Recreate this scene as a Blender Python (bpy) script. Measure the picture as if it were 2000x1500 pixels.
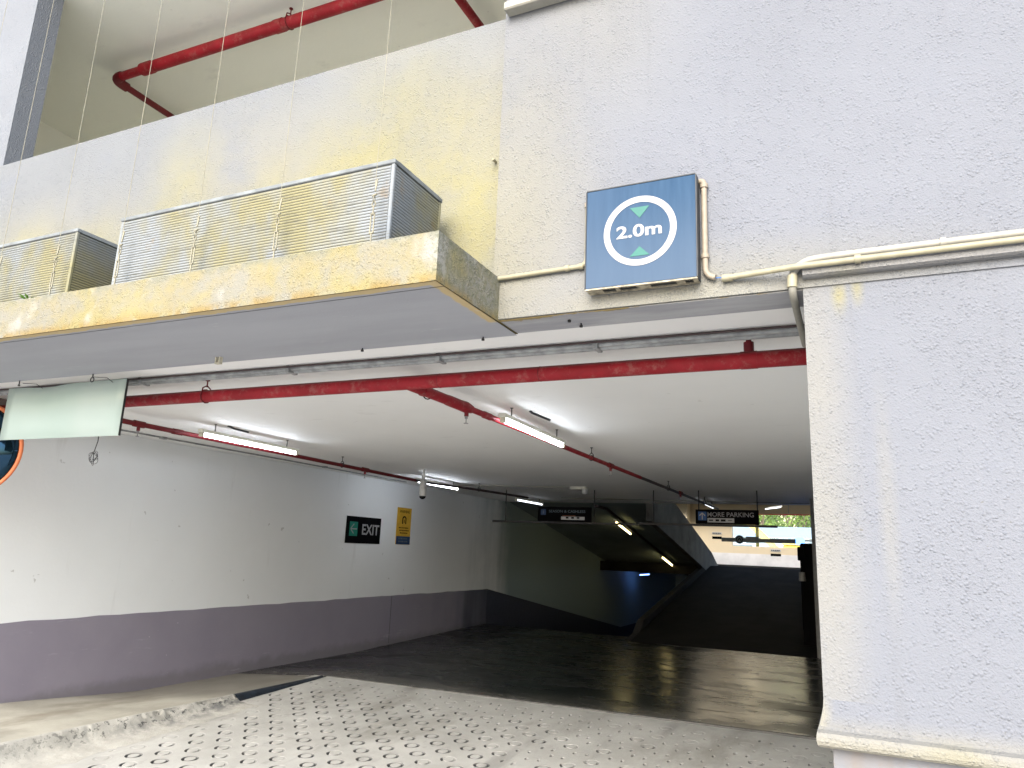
import bpy, math, random
from mathutils import Vector, Matrix
random.seed(7)
D = bpy.data
S = bpy.context.scene
COL = S.collection
for o in list(D.objects): D.objects.remove(o)
PI = math.pi
# ------------------------------------------------------------------ camera
# metric scene: x right along the facade, y into the garage, z up, eye height = 0
cam = D.cameras.new('camera'); co = D.objects.new('camera', cam); COL.objects.link(co)
S.camera = co
a, b, c = -0.440083871, 0.221071172, -0.0407696725
fwd = Vector((math.sin(a)*math.cos(b), math.cos(a)*math.cos(b), math.sin(b)))
rt = Vector((math.cos(a), -math.sin(a), 0)); dn = fwd.cross(rt)
r2 = math.cos(c)*rt + math.sin(c)*dn; d2 = -math.sin(c)*rt + math.cos(c)*dn
co.matrix_world = Matrix(((r2.x, -d2.x, -fwd.x, 0), (r2.y, -d2.y, -fwd.y, 0), (r2.z, -d2.z, -fwd.z, 0), (0, 0, 0, 1)))
cam.sensor_width = 36; cam.lens = 1432.07/2000*36
cam.clip_start = .05; cam.clip_end = 2000
# ------------------------------------------------------------------ world, sun, exposure
W = D.worlds.new('World'); S.world = W; W.use_nodes = True
wn = W.node_tree; bg = wn.nodes['Background']
sky = wn.nodes.new('ShaderNodeTexSky'); sky.sky_type = 'NISHITA'; sky.sun_disc = False
SUN_EL, SUN_AZ = math.radians(32), math.radians(176)      # azimuth from +Y clockwise
sky.sun_elevation = SUN_EL; sky.sun_rotation = SUN_AZ
sky.dust_density = 2.5; sky.air_density = 1.0; sky.ozone_density = 1.0
wn.links.new(sky.outputs[0], bg.inputs[0]); bg.inputs[1].default_value = 0.13
sl = D.lights.new('sun', 'SUN'); so = D.objects.new('sun', sl); COL.objects.link(so)
sl.energy = 1.5; sl.angle = math.radians(45); sl.color = (1, .975, .935)
sd = Vector((math.sin(SUN_AZ)*math.cos(SUN_EL), math.cos(SUN_AZ)*math.cos(SUN_EL), math.sin(SUN_EL)))
so.rotation_euler = sd.to_track_quat('Z', 'Y').to_euler(); so.location = (5, -6, 12)
S.view_settings.view_transform = 'Standard'; S.view_settings.look = 'None'
S.view_settings.exposure = 1.95; S.view_settings.gamma = 1; S.view_settings.use_curve_mapping = False
S.render.engine = 'CYCLES'
S.cycles.max_bounces = 10; S.cycles.diffuse_bounces = 6; S.cycles.sample_clamp_indirect = 6

# ------------------------------------------------------------------ helpers
def link(o, parent=None):
    COL.objects.link(o)
    if parent is not None:
        o.parent = parent
    return o
class MB:
    def __init__(s): s.v = []; s.f = []; s.sm = []
    def add(s, vs, fs, smooth=False):
        n = len(s.v); s.v += [tuple(v) for v in vs]
        for f in fs: s.f.append([i+n for i in f]); s.sm.append(smooth)
        return s
    def box(s, x0, x1, y0, y1, z0, z1):
        return s.add([(x0,y0,z0),(x1,y0,z0),(x1,y1,z0),(x0,y1,z0),(x0,y0,z1),(x1,y0,z1),(x1,y1,z1),(x0,y1,z1)],
            [(0,3,2,1),(4,5,6,7),(0,1,5,4),(1,2,6,5),(2,3,7,6),(3,0,4,7)])
    def bbox(s, x0, x1, y0, y1, z0, z1, r=.004):           # box with chamfered edges
        X, Y, Z = (x0, x1), (y0, y1), (z0, z1); V = []; idx = {}
        for i in (0,1):
            for j in (0,1):
                for k in (0,1):
                    sx, sy, sz = (1,-1)[i], (1,-1)[j], (1,-1)[k]
                    for ax in range(3):
                        p = [X[i]+sx*r, Y[j]+sy*r, Z[k]+sz*r]; p[ax] = (X[i], Y[j], Z[k])[ax]
                        idx[(i,j,k,ax)] = len(V); V.append(p)
        F = []
        for i in (0,1): F.append([idx[(i,j,k,0)] for j,k in ((0,0),(1,0),(1,1),(0,1))][::(1 if i else -1)])
        for j in (0,1): F.append([idx[(i,j,k,1)] for i,k in ((0,0),(0,1),(1,1),(1,0))][::(1 if j else -1)])
        for k in (0,1): F.append([idx[(i,j,k,2)] for i,j in ((0,0),(1,0),(1,1),(0,1))][::(1 if k else -1)])
        for i in (0,1):
            for j in (0,1): F.append([idx[(i,j,0,0)], idx[(i,j,1,0)], idx[(i,j,1,1)], idx[(i,j,0,1)]])
            for k in (0,1): F.append([idx[(i,0,k,0)], idx[(i,1,k,0)], idx[(i,1,k,2)], idx[(i,0,k,2)]])
        for j in (0,1):
            for k in (0,1): F.append([idx[(0,j,k,1)], idx[(1,j,k,1)], idx[(1,j,k,2)], idx[(0,j,k,2)]])
        for i in (0,1):
            for j in (0,1):
                for k in (0,1): F.append([idx[(i,j,k,0)], idx[(i,j,k,1)], idx[(i,j,k,2)]])
        return s.add(V, F)
    def tube(s, pts, r, n=10, caps=True, smooth=True):
        pts = [Vector(p) for p in pts]; rs = r if isinstance(r, (list, tuple)) else [r]*len(pts)
        rings = []; up = None
        for i, p in enumerate(pts):
            t = ((pts[min(i+1, len(pts)-1)]-p).normalized() + (p-pts[max(i-1, 0)]).normalized()) if 0 < i < len(pts)-1 else (pts[min(i+1, len(pts)-1)]-pts[max(i-1, 0)])
            t.normalize()
            if up is None:
                up = Vector((0,0,1)) if abs(t.z) < .9 else Vector((1,0,0))
            u = (up - t*up.dot(t))
            if u.length < 1e-5: u = t.orthogonal()
            u.normalize(); w = t.cross(u); up = u
            rings.append([p + (u*math.cos(2*PI*k/n) + w*math.sin(2*PI*k/n))*rs[i] for k in range(n)])
        V = [q for R in rings for q in R]; F = []
        for i in range(len(pts)-1):
            for k in range(n): F.append((i*n+k, i*n+(k+1)%n, (i+1)*n+(k+1)%n, (i+1)*n+k))
        s.add(V, F, smooth)
        if caps:
            s.add(rings[0], [tuple(range(n))[::-1]]); s.add(rings[-1], [tuple(range(n))])
        return s
    def prism(s, poly, axis, a0, a1):                        # poly of 2-tuples in the other two axes, extruded a0..a1
        n = len(poly)
        def P(t, q):
            return {'x': (t, q[0], q[1]), 'y': (q[0], t, q[1]), 'z': (q[0], q[1], t)}[axis]
        V = [P(a0, q) for q in poly] + [P(a1, q) for q in poly]
        F = [tuple(range(n))[::-1], tuple(range(n, 2*n))] + [(i, (i+1)%n, n+(i+1)%n, n+i) for i in range(n)]
        return s.add(V, F)
    def lathe(s, prof, centre, axis='z', n=20, smooth=True):
        C = Vector(centre); V = []; m = len(prof)
        for k in range(n):
            t = 2*PI*k/n; cs, sn = math.cos(t), math.sin(t)
            for r, h in prof:
                V.append(C + {'z': Vector((r*cs, r*sn, h)), 'y': Vector((r*cs, h, r*sn)), 'x': Vector((h, r*cs, r*sn))}[axis])
        F = []
        for k in range(n):
            for i in range(m-1): F.append((k*m+i, ((k+1)%n)*m+i, ((k+1)%n)*m+i+1, k*m+i+1))
        return s.add(V, F, smooth)
    def mesh(s, name, mat=None):
        me = D.meshes.new(name); me.from_pydata(s.v, [], s.f)
        if any(s.sm): me.polygons.foreach_set('use_smooth', s.sm)
        if mat: me.materials.append(mat)
        me.update(); 
        import bmesh
        bm = bmesh.new(); bm.from_mesh(me); bmesh.ops.recalc_face_normals(bm, faces=bm.faces); bm.to_mesh(me); bm.free()
        return me
    def build(s, name, mat, parent=None):
        return link(D.objects.new(name, s.mesh(name, mat)), parent)
def tag(o, label=None, cat=None, group=None, kind=None):
    if label: o['label'] = label
    if cat: o['category'] = cat
    if group: o['group'] = group
    if kind: o['kind'] = kind
    return o
def thing(name, label, cat, group=None):
    return tag(link(D.objects.new(name, None)), label, cat, group)
def copy_thing(root, offset, label):
    r = root.copy(); COL.objects.link(r); r.location = root.location + Vector(offset); r['label'] = label
    for ch in list(root.children):
        cc = ch.copy(); COL.objects.link(cc); cc.parent = r
        for g in list(ch.children):
            gg = g.copy(); COL.objects.link(gg); gg.parent = cc
    return r
# ------------------------------------------------------------------ materials
class NT:
    def __init__(s, name):
        s.m = D.materials.new(name); s.m.use_nodes = True; s.t = s.m.node_tree; s.n = s.t.nodes
        s.b = s.n['Principled BSDF']; s.geo = s.n.new('ShaderNodeNewGeometry'); s.pos = s.geo.outputs['Position']
    def L(s, a, b): s.t.links.new(a, b)
    def val(s, sock, v):
        if isinstance(v, (int, float)): sock.default_value = v
        elif isinstance(v, (tuple, list)): sock.default_value = tuple(v) + ((1,) if len(v) == 3 and sock.type == 'RGBA' else ())
        else: s.L(v, sock)
    def math(s, op, a, b=0., clamp=False):
        n = s.n.new('ShaderNodeMath'); n.operation = op; n.use_clamp = clamp; s.val(n.inputs[0], a); s.val(n.inputs[1], b); return n.outputs[0]
    def scale(s, v, sc):
        n = s.n.new('ShaderNodeVectorMath'); n.operation = 'MULTIPLY'; s.L(v, n.inputs[0]); n.inputs[1].default_value = sc; return n.outputs[0]
    def noise(s, scale, detail=3, rough=.55, vec=None, dist=0):
        n = s.n.new('ShaderNodeTexNoise'); n.inputs['Scale'].default_value = scale; n.inputs['Detail'].default_value = detail
        n.inputs['Roughness'].default_value = rough; n.inputs['Distortion'].default_value = dist; s.L(vec or s.pos, n.inputs['Vector']); return n.outputs['Fac']
    def voro(s, scale, vec=None, feature='F1'):
        n = s.n.new('ShaderNodeTexVoronoi'); n.feature = feature; n.inputs['Scale'].default_value = scale; s.L(vec or s.pos, n.inputs['Vector']); return n.outputs['Distance']
    def ramp(s, f, lo, hi, a=0., b=1.):
        n = s.n.new('ShaderNodeMapRange'); n.interpolation_type = 'SMOOTHSTEP'; s.L(f, n.inputs[0])
        for i, v in enumerate((lo, hi, a, b)): n.inputs[i+1].default_value = v
        return n.outputs[0]
    def mix(s, f, a, b):
        n = s.n.new('ShaderNodeMix'); n.data_type = 'RGBA'; s.val(n.inputs[0], f); s.val(n.inputs[6], a); s.val(n.inputs[7], b); return n.outputs[2]
    def blob(s, cx, cz, rx, rz, st=1., ax='x'):              # an elliptical stain around one spot of the wall
        n = s.n.new('ShaderNodeVectorMath'); n.operation = 'SUBTRACT'; s.L(s.pos, n.inputs[0])
        n.inputs[1].default_value = (cx, 0, cz) if ax == 'x' else (0, cx, cz)
        m = s.scale(n.outputs[0], (1/rx, 0, 1/rz) if ax == 'x' else (0, 1/rx, 1/rz))
        l = s.n.new('ShaderNodeVectorMath'); l.operation = 'LENGTH'; s.L(m, l.inputs[0])
        return s.math('MULTIPLY', s.ramp(l.outputs['Value'], 0.0, 1.0, 1, 0), st)
    def bump(s, h, strength=.5, dist=.01):
        n = s.n.new('ShaderNodeBump'); n.inputs['Strength'].default_value = strength; n.inputs['Distance'].default_value = dist; s.L(h, n.inputs['Height']); s.L(n.outputs[0], s.b.inputs['Normal'])
    def out(s, col, rough=.7, metal=0., spec=.5):
        s.val(s.b.inputs['Base Color'], col); s.val(s.b.inputs['Roughness'], rough); s.val(s.b.inputs['Metallic'], metal)
        s.b.inputs['Specular IOR Level'].default_value = spec; return s.m
def plain(name, col, rough=.6, metal=0., var=.12, vs=14., bump=0., spec=.4):
    t = NT(name); f = t.ramp(t.noise(vs, 4), .3, .7)
    dark = tuple(x*(1-var*2) for x in col)
    cc = t.mix(f, dark, col)
    if bump: t.bump(t.noise(vs*8, 3), bump, .003)
    return t.out(cc, rough, metal, spec)
def emit(name, col, st):
    t = NT(name); t.val(t.b.inputs['Emission Color'], col); t.b.inputs['Emission Strength'].default_value = st
    return t.out(col, .5)
def stucco_bump(t, dist=.0052, sc=1.3):
    lump = t.math('MULTIPLY', t.ramp(t.voro(72*sc), .12, .62, 1, 0), t.ramp(t.noise(34*sc, 2, .5), .40, .62))
    pits = t.ramp(t.noise(150*sc, 2, .6), .3, .75)
    big = t.noise(7, 3)
    h = t.math('ADD', t.math('MULTIPLY', lump, .75), t.math('MULTIPLY', pits, .35))
    h = t.math('MULTIPLY', h, t.ramp(t.noise(2.3, 3), .3, .7, .65, 1.15))
    h = t.math('ADD', h, t.math('MULTIPLY', big, .9))
    t.bump(h, .8, dist); return lump
def stucco(name, blobs, base=(.148,.158,.180), warm=(.188,.186,.162), yellow=(.215,.200,.108), warmblobs=(), grey=.0, dots=0.):
    t = NT(name); lump = stucco_bump(t)
    ab = t.ramp(t.noise(1.1, 3), .35, .7)
    cc = t.mix(ab, base, tuple(x*1.04 for x in base))
    if warmblobs:
        w = None
        for q in warmblobs:
            v = t.blob(*q); w = v if w is None else t.math('MAXIMUM', w, v)
        w = t.math('MULTIPLY', w, t.ramp(t.noise(3., 4), .25, .6, .75, 1.05), True)
        cc = t.mix(w, cc, warm)
    if blobs:
        w = None
        for q in blobs:
            v = t.blob(*q); w = v if w is None else t.math('ADD', w, v)
        nf = t.ramp(t.noise(3.4, 5, .6), .3, .68, .35, 1.1)
        cc = t.mix(t.math('MULTIPLY', w, nf, True), cc, yellow)
    if grey:
        g = t.math('MULTIPLY', t.ramp(t.noise(1.7, 4, .6), .52, .68), grey)
        cc = t.mix(g, cc, (.145,.158,.185))
    rs = t.math('MULTIPLY', t.ramp(t.noise(4.5, 5, .65, t.scale(t.pos, (3.2, 1, .16))), .56, .74), .16)
    cc = t.mix(rs, cc, (.11,.112,.115))
    bl_ = t.ramp(t.noise(2.1, 5, .6), .58, .75); cc = t.mix(t.math('MULTIPLY', bl_, .22), cc, (.135,.15,.18))
    sp = t.ramp(t.noise(46, 2, .5), .74, .78)
    cc = t.mix(t.math('MULTIPLY', sp, .5+dots, True), cc, (.10,.09,.07))
    cc = t.mix(t.math('MULTIPLY', lump, .16), cc, tuple(min(1, x*1.2) for x in base))
    return t.out(cc, .9, 0, .2)
M = {}
M['stucco_wall'] = stucco('stucco wall', [(-1.3,1.0,.28,.7,.25)], warmblobs=[(-1.25,1.25,.62,1.5,1.),(-.6,.9,1.4,.28,1.),(-.9,2.2,.6,.9,.4)])
M['stucco_parapet'] = stucco('stucco parapet', [(-1.42, 1.62, 0.65, 0.625, 0.892), (-2.05, 1.75, 0.546, 0.65, 0.765), (-2.55, 1.6, 0.52, 0.438, 0.68), (-3.25, 1.75, 0.455, 0.688, 0.637), (-3.75, 1.5, 0.715, 0.438, 0.765), (-4.6, 1.6, 0.65, 0.5, 0.595), (-1.38, 1.15, 0.325, 0.5, 0.595), (-1.75, 2.15, 0.39, 0.375, 0.297)],
    base=(.152,.162,.172), yellow=(.218,.203,.104), warmblobs=[(-1.4,1.7,.9,.9,.9),(-2.6,1.8,1.3,.7,.8),(-4.2,1.6,1.5,.6,.7),(-2.0,2.4,.6,.4,.6)], grey=.55, dots=.25)
M['stucco_pillar'] = stucco('stucco pillar', [(-.01,.86,.035,.10,.8),(.045,.88,.03,.09,.7)], base=(.148,.158,.180), warm=(.188,.187,.172), warmblobs=[(-.1,.2,.16,1.6,.85),(.09,.2,.04,.5,.5),(-.1,-.45,.18,.12,1)])
M['stucco_column'] = stucco('stucco column', [], base=(.160,.172,.190), grey=.3)
def ledge_mat():
    t = NT('stained ledge render'); stucco_bump(t, .0065)
    y = t.ramp(t.noise(3.2, 5, .6), .42, .66)
    y2 = t.ramp(t.noise(9, 5, .65), .42, .66)
    wash = t.ramp(t.noise(5.5, 4, .5, t.scale(t.pos, (1, 1, .8))), .56, .66)
    cc = t.mix(y, (.195,.190,.160), (.225,.200,.098))
    cc = t.mix(t.math('MULTIPLY', y2, .45), cc, (.225,.188,.085))
    cc = t.mix(t.math('MULTIPLY', wash, .75), cc, (.275,.272,.245))
    sep = t.n.new('ShaderNodeSeparateXYZ'); t.L(t.pos, sep.inputs[0])
    top = t.math('MULTIPLY', t.ramp(sep.outputs[2], 1.02, 1.07), t.ramp(t.noise(14, 4), .4, .6))
    cc = t.mix(t.math('MULTIPLY', top, .6), cc, (.145,.15,.115))
    low = t.math('MULTIPLY', t.ramp(sep.outputs[2], .93, .89), t.ramp(t.noise(11, 4), .35, .55))
    cc = t.mix(t.math('MULTIPLY', low, .75), cc, (.205,.145,.05))
    moss = t.math('MULTIPLY', t.ramp(sep.outputs[0], -1.30, -1.262), t.ramp(t.noise(60, 4, .7), .44, .58))
    cc = t.mix(t.math('MULTIPLY', moss, .6), cc, (.12,.125,.08))
    sp = t.ramp(t.noise(75, 2, .5), .68, .74)
    cc = t.mix(t.math('MULTIPLY', sp, .5), cc, (.20,.17,.10))
    return t.out(cc, .92, 0, .2)
M['ledge'] = ledge_mat()
def soffit_mat():
    t = NT('grey soffit paint')
    f = t.ramp(t.noise(1.2, 5, .6, t.scale(t.pos, (.5, 3, 1))), .35, .7)
    cc = t.mix(f, (.325,.33,.355), (.37,.375,.40))
    sep = t.n.new('ShaderNodeSeparateXYZ'); t.L(t.pos, sep.inputs[0])
    edge = t.math('ADD', sep.outputs[1], t.math('MULTIPLY', t.noise(9, 5, .7), -.06))
    e1 = t.ramp(edge, 2.038, 2.03); ex = t.math('ADD', sep.outputs[0], t.math('MULTIPLY', t.noise(12, 5, .7), .04))
    e2 = t.math('MULTIPLY', t.ramp(ex, -1.285, -1.27), t.ramp(sep.outputs[1], 2.53, 2.5))
    cc = t.mix(t.math('MULTIPLY', t.math('MAXIMUM', e1, e2), .9), cc, (.50,.38,.19))
    b1 = t.math('MULTIPLY', t.ramp(edge, 2.515, 2.50), t.ramp(sep.outputs[0], -1.27, -1.24))
    cc = t.mix(t.math('MULTIPLY', b1, .8), cc, (.47,.34,.20))
    w = t.math('MULTIPLY', t.ramp(t.noise(5, 5, .7, t.scale(t.pos, (1, 4, 1))), .64, .72), .4)
    cc = t.mix(w, cc, (.45,.45,.46))
    t.bump(t.noise(90, 4), .3, .003)
    return t.out(cc, .85, 0, .2)
M['soffit'] = soffit_mat()
def beam_mat():
    t = NT('pale beam underside'); f = t.ramp(t.noise(4, 5, .6, t.scale(t.pos, (.5, 3, 1))), .35, .7)
    cc = t.mix(f, (.30,.30,.32), (.40,.40,.41))
    sep = t.n.new('ShaderNodeSeparateXYZ'); t.L(t.pos, sep.inputs[0])
    e = t.math('ADD', sep.outputs[1], t.math('MULTIPLY', t.ramp(t.noise(7, 5, .7), .3, .7), -.035))
    e = t.math('ADD', e, t.math('MULTIPLY', t.ramp(sep.outputs[0], -1.2, -.6), .03))
    cc = t.mix(t.math('MULTIPLY', t.ramp(e, 2.545, 2.53), .85), cc, (.26,.19,.06))
    t.bump(t.noise(90, 4), .4, .004); return t.out(cc, .85, 0, .2)
M['beam_soffit'] = beam_mat()
def depth_shade(t, cc, dark, lo=12.3, hi=14.4):  # paints the loss of light deeper inside into the wall colour
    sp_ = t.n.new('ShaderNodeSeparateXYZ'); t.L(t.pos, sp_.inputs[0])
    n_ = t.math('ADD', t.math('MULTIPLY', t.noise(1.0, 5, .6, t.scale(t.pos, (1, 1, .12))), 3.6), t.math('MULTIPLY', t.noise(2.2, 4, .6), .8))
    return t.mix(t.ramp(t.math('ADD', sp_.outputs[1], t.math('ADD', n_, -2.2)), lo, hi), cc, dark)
def white_paint(name, base, marks=.6, cool=None):
    t = NT(name)
    f = t.ramp(t.noise(.7, 4, .6), .3, .75); cc = t.mix(f, base, tuple(x*.95 for x in base))
    st = t.ramp(t.noise(2.6, 5, .6, t.scale(t.pos, (1, 2, .25))), .62, .75)
    cc = t.mix(t.math('MULTIPLY', st, .22), cc, (.45,.44,.42))
    sp = t.ramp(t.noise(9, 3, .5), .735, .76)
    cc = t.mix(t.math('MULTIPLY', sp, marks), cc, (.28,.27,.26))
    sf = t.ramp(t.noise(6, 6, .75, t.scale(t.pos, (1, .35, 2.2))), .66, .72)
    cc = t.mix(t.math('MULTIPLY', sf, marks*.35), cc, (.40,.40,.39))
    if cool: cc = depth_shade(t, cc, cool)
    t.bump(t.math('ADD', t.noise(30, 4), t.noise(3, 4)), .2, .006)
    return t.out(cc, .6, 0, .3)
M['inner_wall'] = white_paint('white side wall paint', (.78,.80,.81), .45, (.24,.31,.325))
M['teal_wall'] = white_paint('teal grey wall paint', (.25,.31,.325), .4)
M['ceiling'] = white_paint('white ceiling paint', (.86,.855,.84), .15)
M['upper_ceiling'] = white_paint('upper ceiling paint', (.82,.82,.745), .2)
M['cream_wall'] = white_paint('cream back wall paint', (.66,.56,.39), .3)
M['cream_low'] = plain('pale plinth paint', (.74,.73,.72), .7, var=.08, vs=3)
def band_mat():
    t = NT('purple grey band paint'); f = t.ramp(t.noise(1.3, 5, .6), .3, .7)
    cc = t.mix(f, (.235,.215,.265), (.262,.242,.29))
    sp = t.ramp(t.noise(17, 3), .77, .79); cc = t.mix(sp, cc, (.6,.58,.6))
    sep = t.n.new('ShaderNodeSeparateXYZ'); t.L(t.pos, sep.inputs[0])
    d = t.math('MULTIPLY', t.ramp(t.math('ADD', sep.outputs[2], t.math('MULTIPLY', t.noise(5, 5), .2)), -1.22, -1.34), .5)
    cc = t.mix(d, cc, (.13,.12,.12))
    sf = t.ramp(t.noise(5, 6, .75, t.scale(t.pos, (1, .3, 2.5))), .62, .70); cc = t.mix(t.math('MULTIPLY', sf, .35), cc, (.40,.38,.42))
    cc = depth_shade(t, cc, (.03,.035,.06), 10.8, 13.6)  # band colour darkened further in to imitate dim light
    t.bump(t.noise(40, 4), .2, .003)
    return t.out(cc, .55, 0, .35)
M['band'] = band_mat()
M['shaded_band'] = plain('shaded band paint', (.035,.04,.07), .7)  # shaded copy of the band colour for the dim basement ramp
def concrete(name, c1, c2, dirt, rough=.8, attr=False, dirtamt=.6, inward=None, spec=.35):
    t = NT(name)
    f = t.ramp(t.noise(2.2, 6, .62), .32, .68); cc = t.mix(f, c1, c2)
    g = t.ramp(t.noise(.9, 5, .65, t.scale(t.pos, (2.2, .8, 1))), .5, .72)
    cc = t.mix(t.math('MULTIPLY', g, dirtamt), cc, dirt)
    fine = t.ramp(t.noise(70, 4, .7), .55, .75); cc = t.mix(t.math('MULTIPLY', fine, .25), cc, dirt)
    h = t.noise(45, 6, .7)
    if inward:
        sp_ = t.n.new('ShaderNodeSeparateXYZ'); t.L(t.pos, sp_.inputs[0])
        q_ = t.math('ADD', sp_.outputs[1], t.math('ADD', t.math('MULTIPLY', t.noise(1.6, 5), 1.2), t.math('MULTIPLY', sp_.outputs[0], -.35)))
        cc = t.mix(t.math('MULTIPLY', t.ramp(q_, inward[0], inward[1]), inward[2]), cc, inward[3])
    if attr:
        tm = t.ramp(t.noise(1.3, 5, .6, t.scale(t.pos, (2.4, .28, 1))), .54, .70)
        cc = t.mix(t.math('MULTIPLY', tm, .45), cc, (.13,.13,.12))
        sc_ = t.ramp(t.noise(5, 6, .7, t.scale(t.pos, (1, .6, 1))), .58, .68); cc = t.mix(t.math('MULTIPLY', sc_, .3), cc, (.16,.155,.14))
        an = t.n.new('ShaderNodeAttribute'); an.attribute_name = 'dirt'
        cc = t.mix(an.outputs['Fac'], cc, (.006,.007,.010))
    t.bump(h, .35, .006)
    return t.out(cc, rough, 0, spec)
M['ramp'] = concrete('ribbed ramp concrete', (.31,.31,.29), (.39,.39,.37), (.18,.175,.15), .75, True)
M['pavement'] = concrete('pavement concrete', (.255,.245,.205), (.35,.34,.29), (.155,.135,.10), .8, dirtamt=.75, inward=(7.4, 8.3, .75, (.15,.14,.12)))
M['street'] = concrete('street concrete', (.44,.435,.41), (.50,.495,.47), (.33,.32,.30), .85)
M['kerb'] = concrete('worn kerb concrete', (.31,.305,.28), (.40,.395,.36), (.08,.078,.07), .85, dirtamt=.7)
def kerb_mat():
    t = NT('broken kerb concrete'); f = t.ramp(t.noise(4, 6, .65), .32, .68)
    cc = t.mix(f, (.31,.305,.275), (.40,.395,.36))
    sep = t.n.new('ShaderNodeSeparateXYZ'); t.L(t.pos, sep.inputs[0])
    lo = t.math('MULTIPLY', t.ramp(sep.outputs[0], -5.27, -5.22), t.ramp(sep.outputs[0], -5.0, -5.2))
    far = t.ramp(sep.outputs[1], 3.9, 4.9, .15, 1.)
    d = t.math('MULTIPLY', t.math('MULTIPLY', lo, far), t.ramp(t.noise(6, 6, .75), .40, .60))
    cc = t.mix(t.math('MULTIPLY', d, .75), cc, (.085,.09,.095))
    pit = t.math('MULTIPLY', t.ramp(t.noise(22, 5, .75), .54, .62), t.ramp(sep.outputs[0], -5.30, -5.27))
    pit = t.math('MULTIPLY', pit, t.ramp(sep.outputs[0], -5.17, -5.24)); cc = t.mix(t.math('MULTIPLY', pit, t.ramp(sep.outputs[1], 3.4, 4.4, .35, .9)), cc, (.03,.03,.034))
    t.bump(t.noise(26, 7, .75), .6, .011); return t.out(cc, .9, 0, .2)
M['kerb'] = kerb_mat()
M['plinth'] = concrete('plinth concrete', (.15,.16,.18), (.19,.195,.215), (.18,.12,.06), .8)
def floor_mat():
    t = NT('dark polished floor')
    f = t.ramp(t.noise(1.4, 6, .6, t.scale(t.pos, (.5, 2.2, 1))), .35, .68)
    cc = t.mix(f, (.007,.010,.011), (.020,.023,.022)); t.b.inputs['Specular Tint'].default_value = (1, .80, .55, 1)
    sep = t.n.new('ShaderNodeSeparateXYZ'); t.L(t.pos, sep.inputs[0])
    w = t.math('ADD', sep.outputs[1], t.math('MULTIPLY', t.noise(1.1, 4), 1.0))
    edge = t.ramp(w, 7.95, 7.35); cc = t.mix(t.math('MULTIPLY', edge, .6), cc, (.12,.115,.10))
    sc = t.ramp(t.noise(2.6, 6, .7, t.scale(t.pos, (.35, 3.5, 1))), .60, .66)
    cc = t.mix(t.math('MULTIPLY', sc, .7), cc, (.015,.016,.018))
    rg = t.math('ADD', t.ramp(t.noise(1.8, 6, .65, t.scale(t.pos, (.7, 1.3, 1))), .35, .7, .19, .36), t.math('MULTIPLY', sc, .3))
    t.bump(t.noise(7, 5, .6, t.scale(t.pos, (.8, 1.1, 1))), .06, .004)
    return t.out(cc, rg, 0, .22)
M['floor'] = floor_mat()
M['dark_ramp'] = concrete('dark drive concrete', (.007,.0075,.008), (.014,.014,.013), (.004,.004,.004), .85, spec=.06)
M['dark_kerb'] = plain('dark side kerb', (.03,.03,.03), .9, spec=.1)
M['low_ceiling'] = plain('shaded teal ceiling paint', (.20,.235,.235), .8, var=.1, vs=2, spec=.1)  # basement gloom put into the ceiling colour
M['fascia'] = concrete('grey fascia concrete', (.10,.10,.098), (.15,.148,.14), (.04,.038,.034), .8, dirtamt=.9)
M['side_grey'] = plain('grey side column paint', (.20,.205,.21), .7)
def red_mat():
    t = NT('red pipe paint'); f = t.ramp(t.noise(6, 4, .6), .35, .7)
    cc = t.mix(f, (.22,.006,.012), (.30,.010,.020))
    d = t.ramp(t.noise(13, 6, .75), .50, .68); cc = t.mix(t.math('MULTIPLY', d, .6), cc, (.27,.10,.09))
    sep = t.n.new('ShaderNodeSeparateXYZ'); t.L(t.geo.outputs['Normal'], sep.inputs[0])
    z_blend = t.math('MULTIPLY', t.ramp(sep.outputs[2], .35, .9), .75); cc = t.mix(z_blend, cc, (.10,.05,.045))  # dust settled on upward-facing sides
    return t.out(cc, .6, 0, .3)
M['red'] = red_mat()
M['dark_red'] = plain('dark red pipe paint', (.15,.006,.010), .6)
M['old_pipe'] = plain('dark brown pipe', (.05,.03,.03), .5)
M['pvc'] = plain('cream conduit paint', (.275,.255,.175), .5, var=.10, vs=22)
M['pvc_white'] = plain('white conduit paint', (.29,.28,.24), .5, var=.07, vs=22)
M['pvc_pink'] = plain('faded conduit', (.26,.225,.175), .55, var=.08, vs=40, bump=.4)
M['galv'] = plain('galvanised steel', (.36,.37,.37), .55, .2, var=.2, vs=18)
M['steel_dark'] = plain('blackened steel', (.03,.03,.032), .5, .3)
M['wire'] = plain('weathered wire', (.25,.235,.175), .55, .2)
M['batten'] = plain('lamp batten', (.72,.71,.62), .5, var=.05)
M['lamp_end'] = plain('lamp holder', (.66,.62,.48), .5)
M['tube_cool'] = emit('cool fluorescent tube', (.84,.90,1.), .95)
M['tube_near'] = emit('bright fluorescent tube', (.84,.90,1.), 8.5)
M['tube_warm'] = emit('warm fluorescent tube', (1., .82, .38), 3.5)
M['tube_blue'] = emit('blue fluorescent tube', (.18,.38,1.), 2.6)
M['black'] = plain('black sign face', (.004,.004,.005), .8, var=.1, spec=.05)
M['white_ink'] = plain('white lettering', (.30,.30,.31), .6, var=.02)
M['grey_ink'] = plain('grey lettering', (.45,.46,.47), .6, var=.05)
M['dull_ink'] = plain('faded lettering', (.12,.16,.19), .6, var=.05)
M['green_ink'] = plain('green panel', (.0,.17,.115), .5, var=.05)
M['blue_ink'] = plain('blue panel', (.03,.11,.32), .5, var=.05)
M['deep_blue'] = plain('deep blue panel', (.01,.04,.12), .5, var=.05)
M['yellow_sign'] = plain('yellow sign face', (.62,.36,.03), .5, var=.08)
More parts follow.
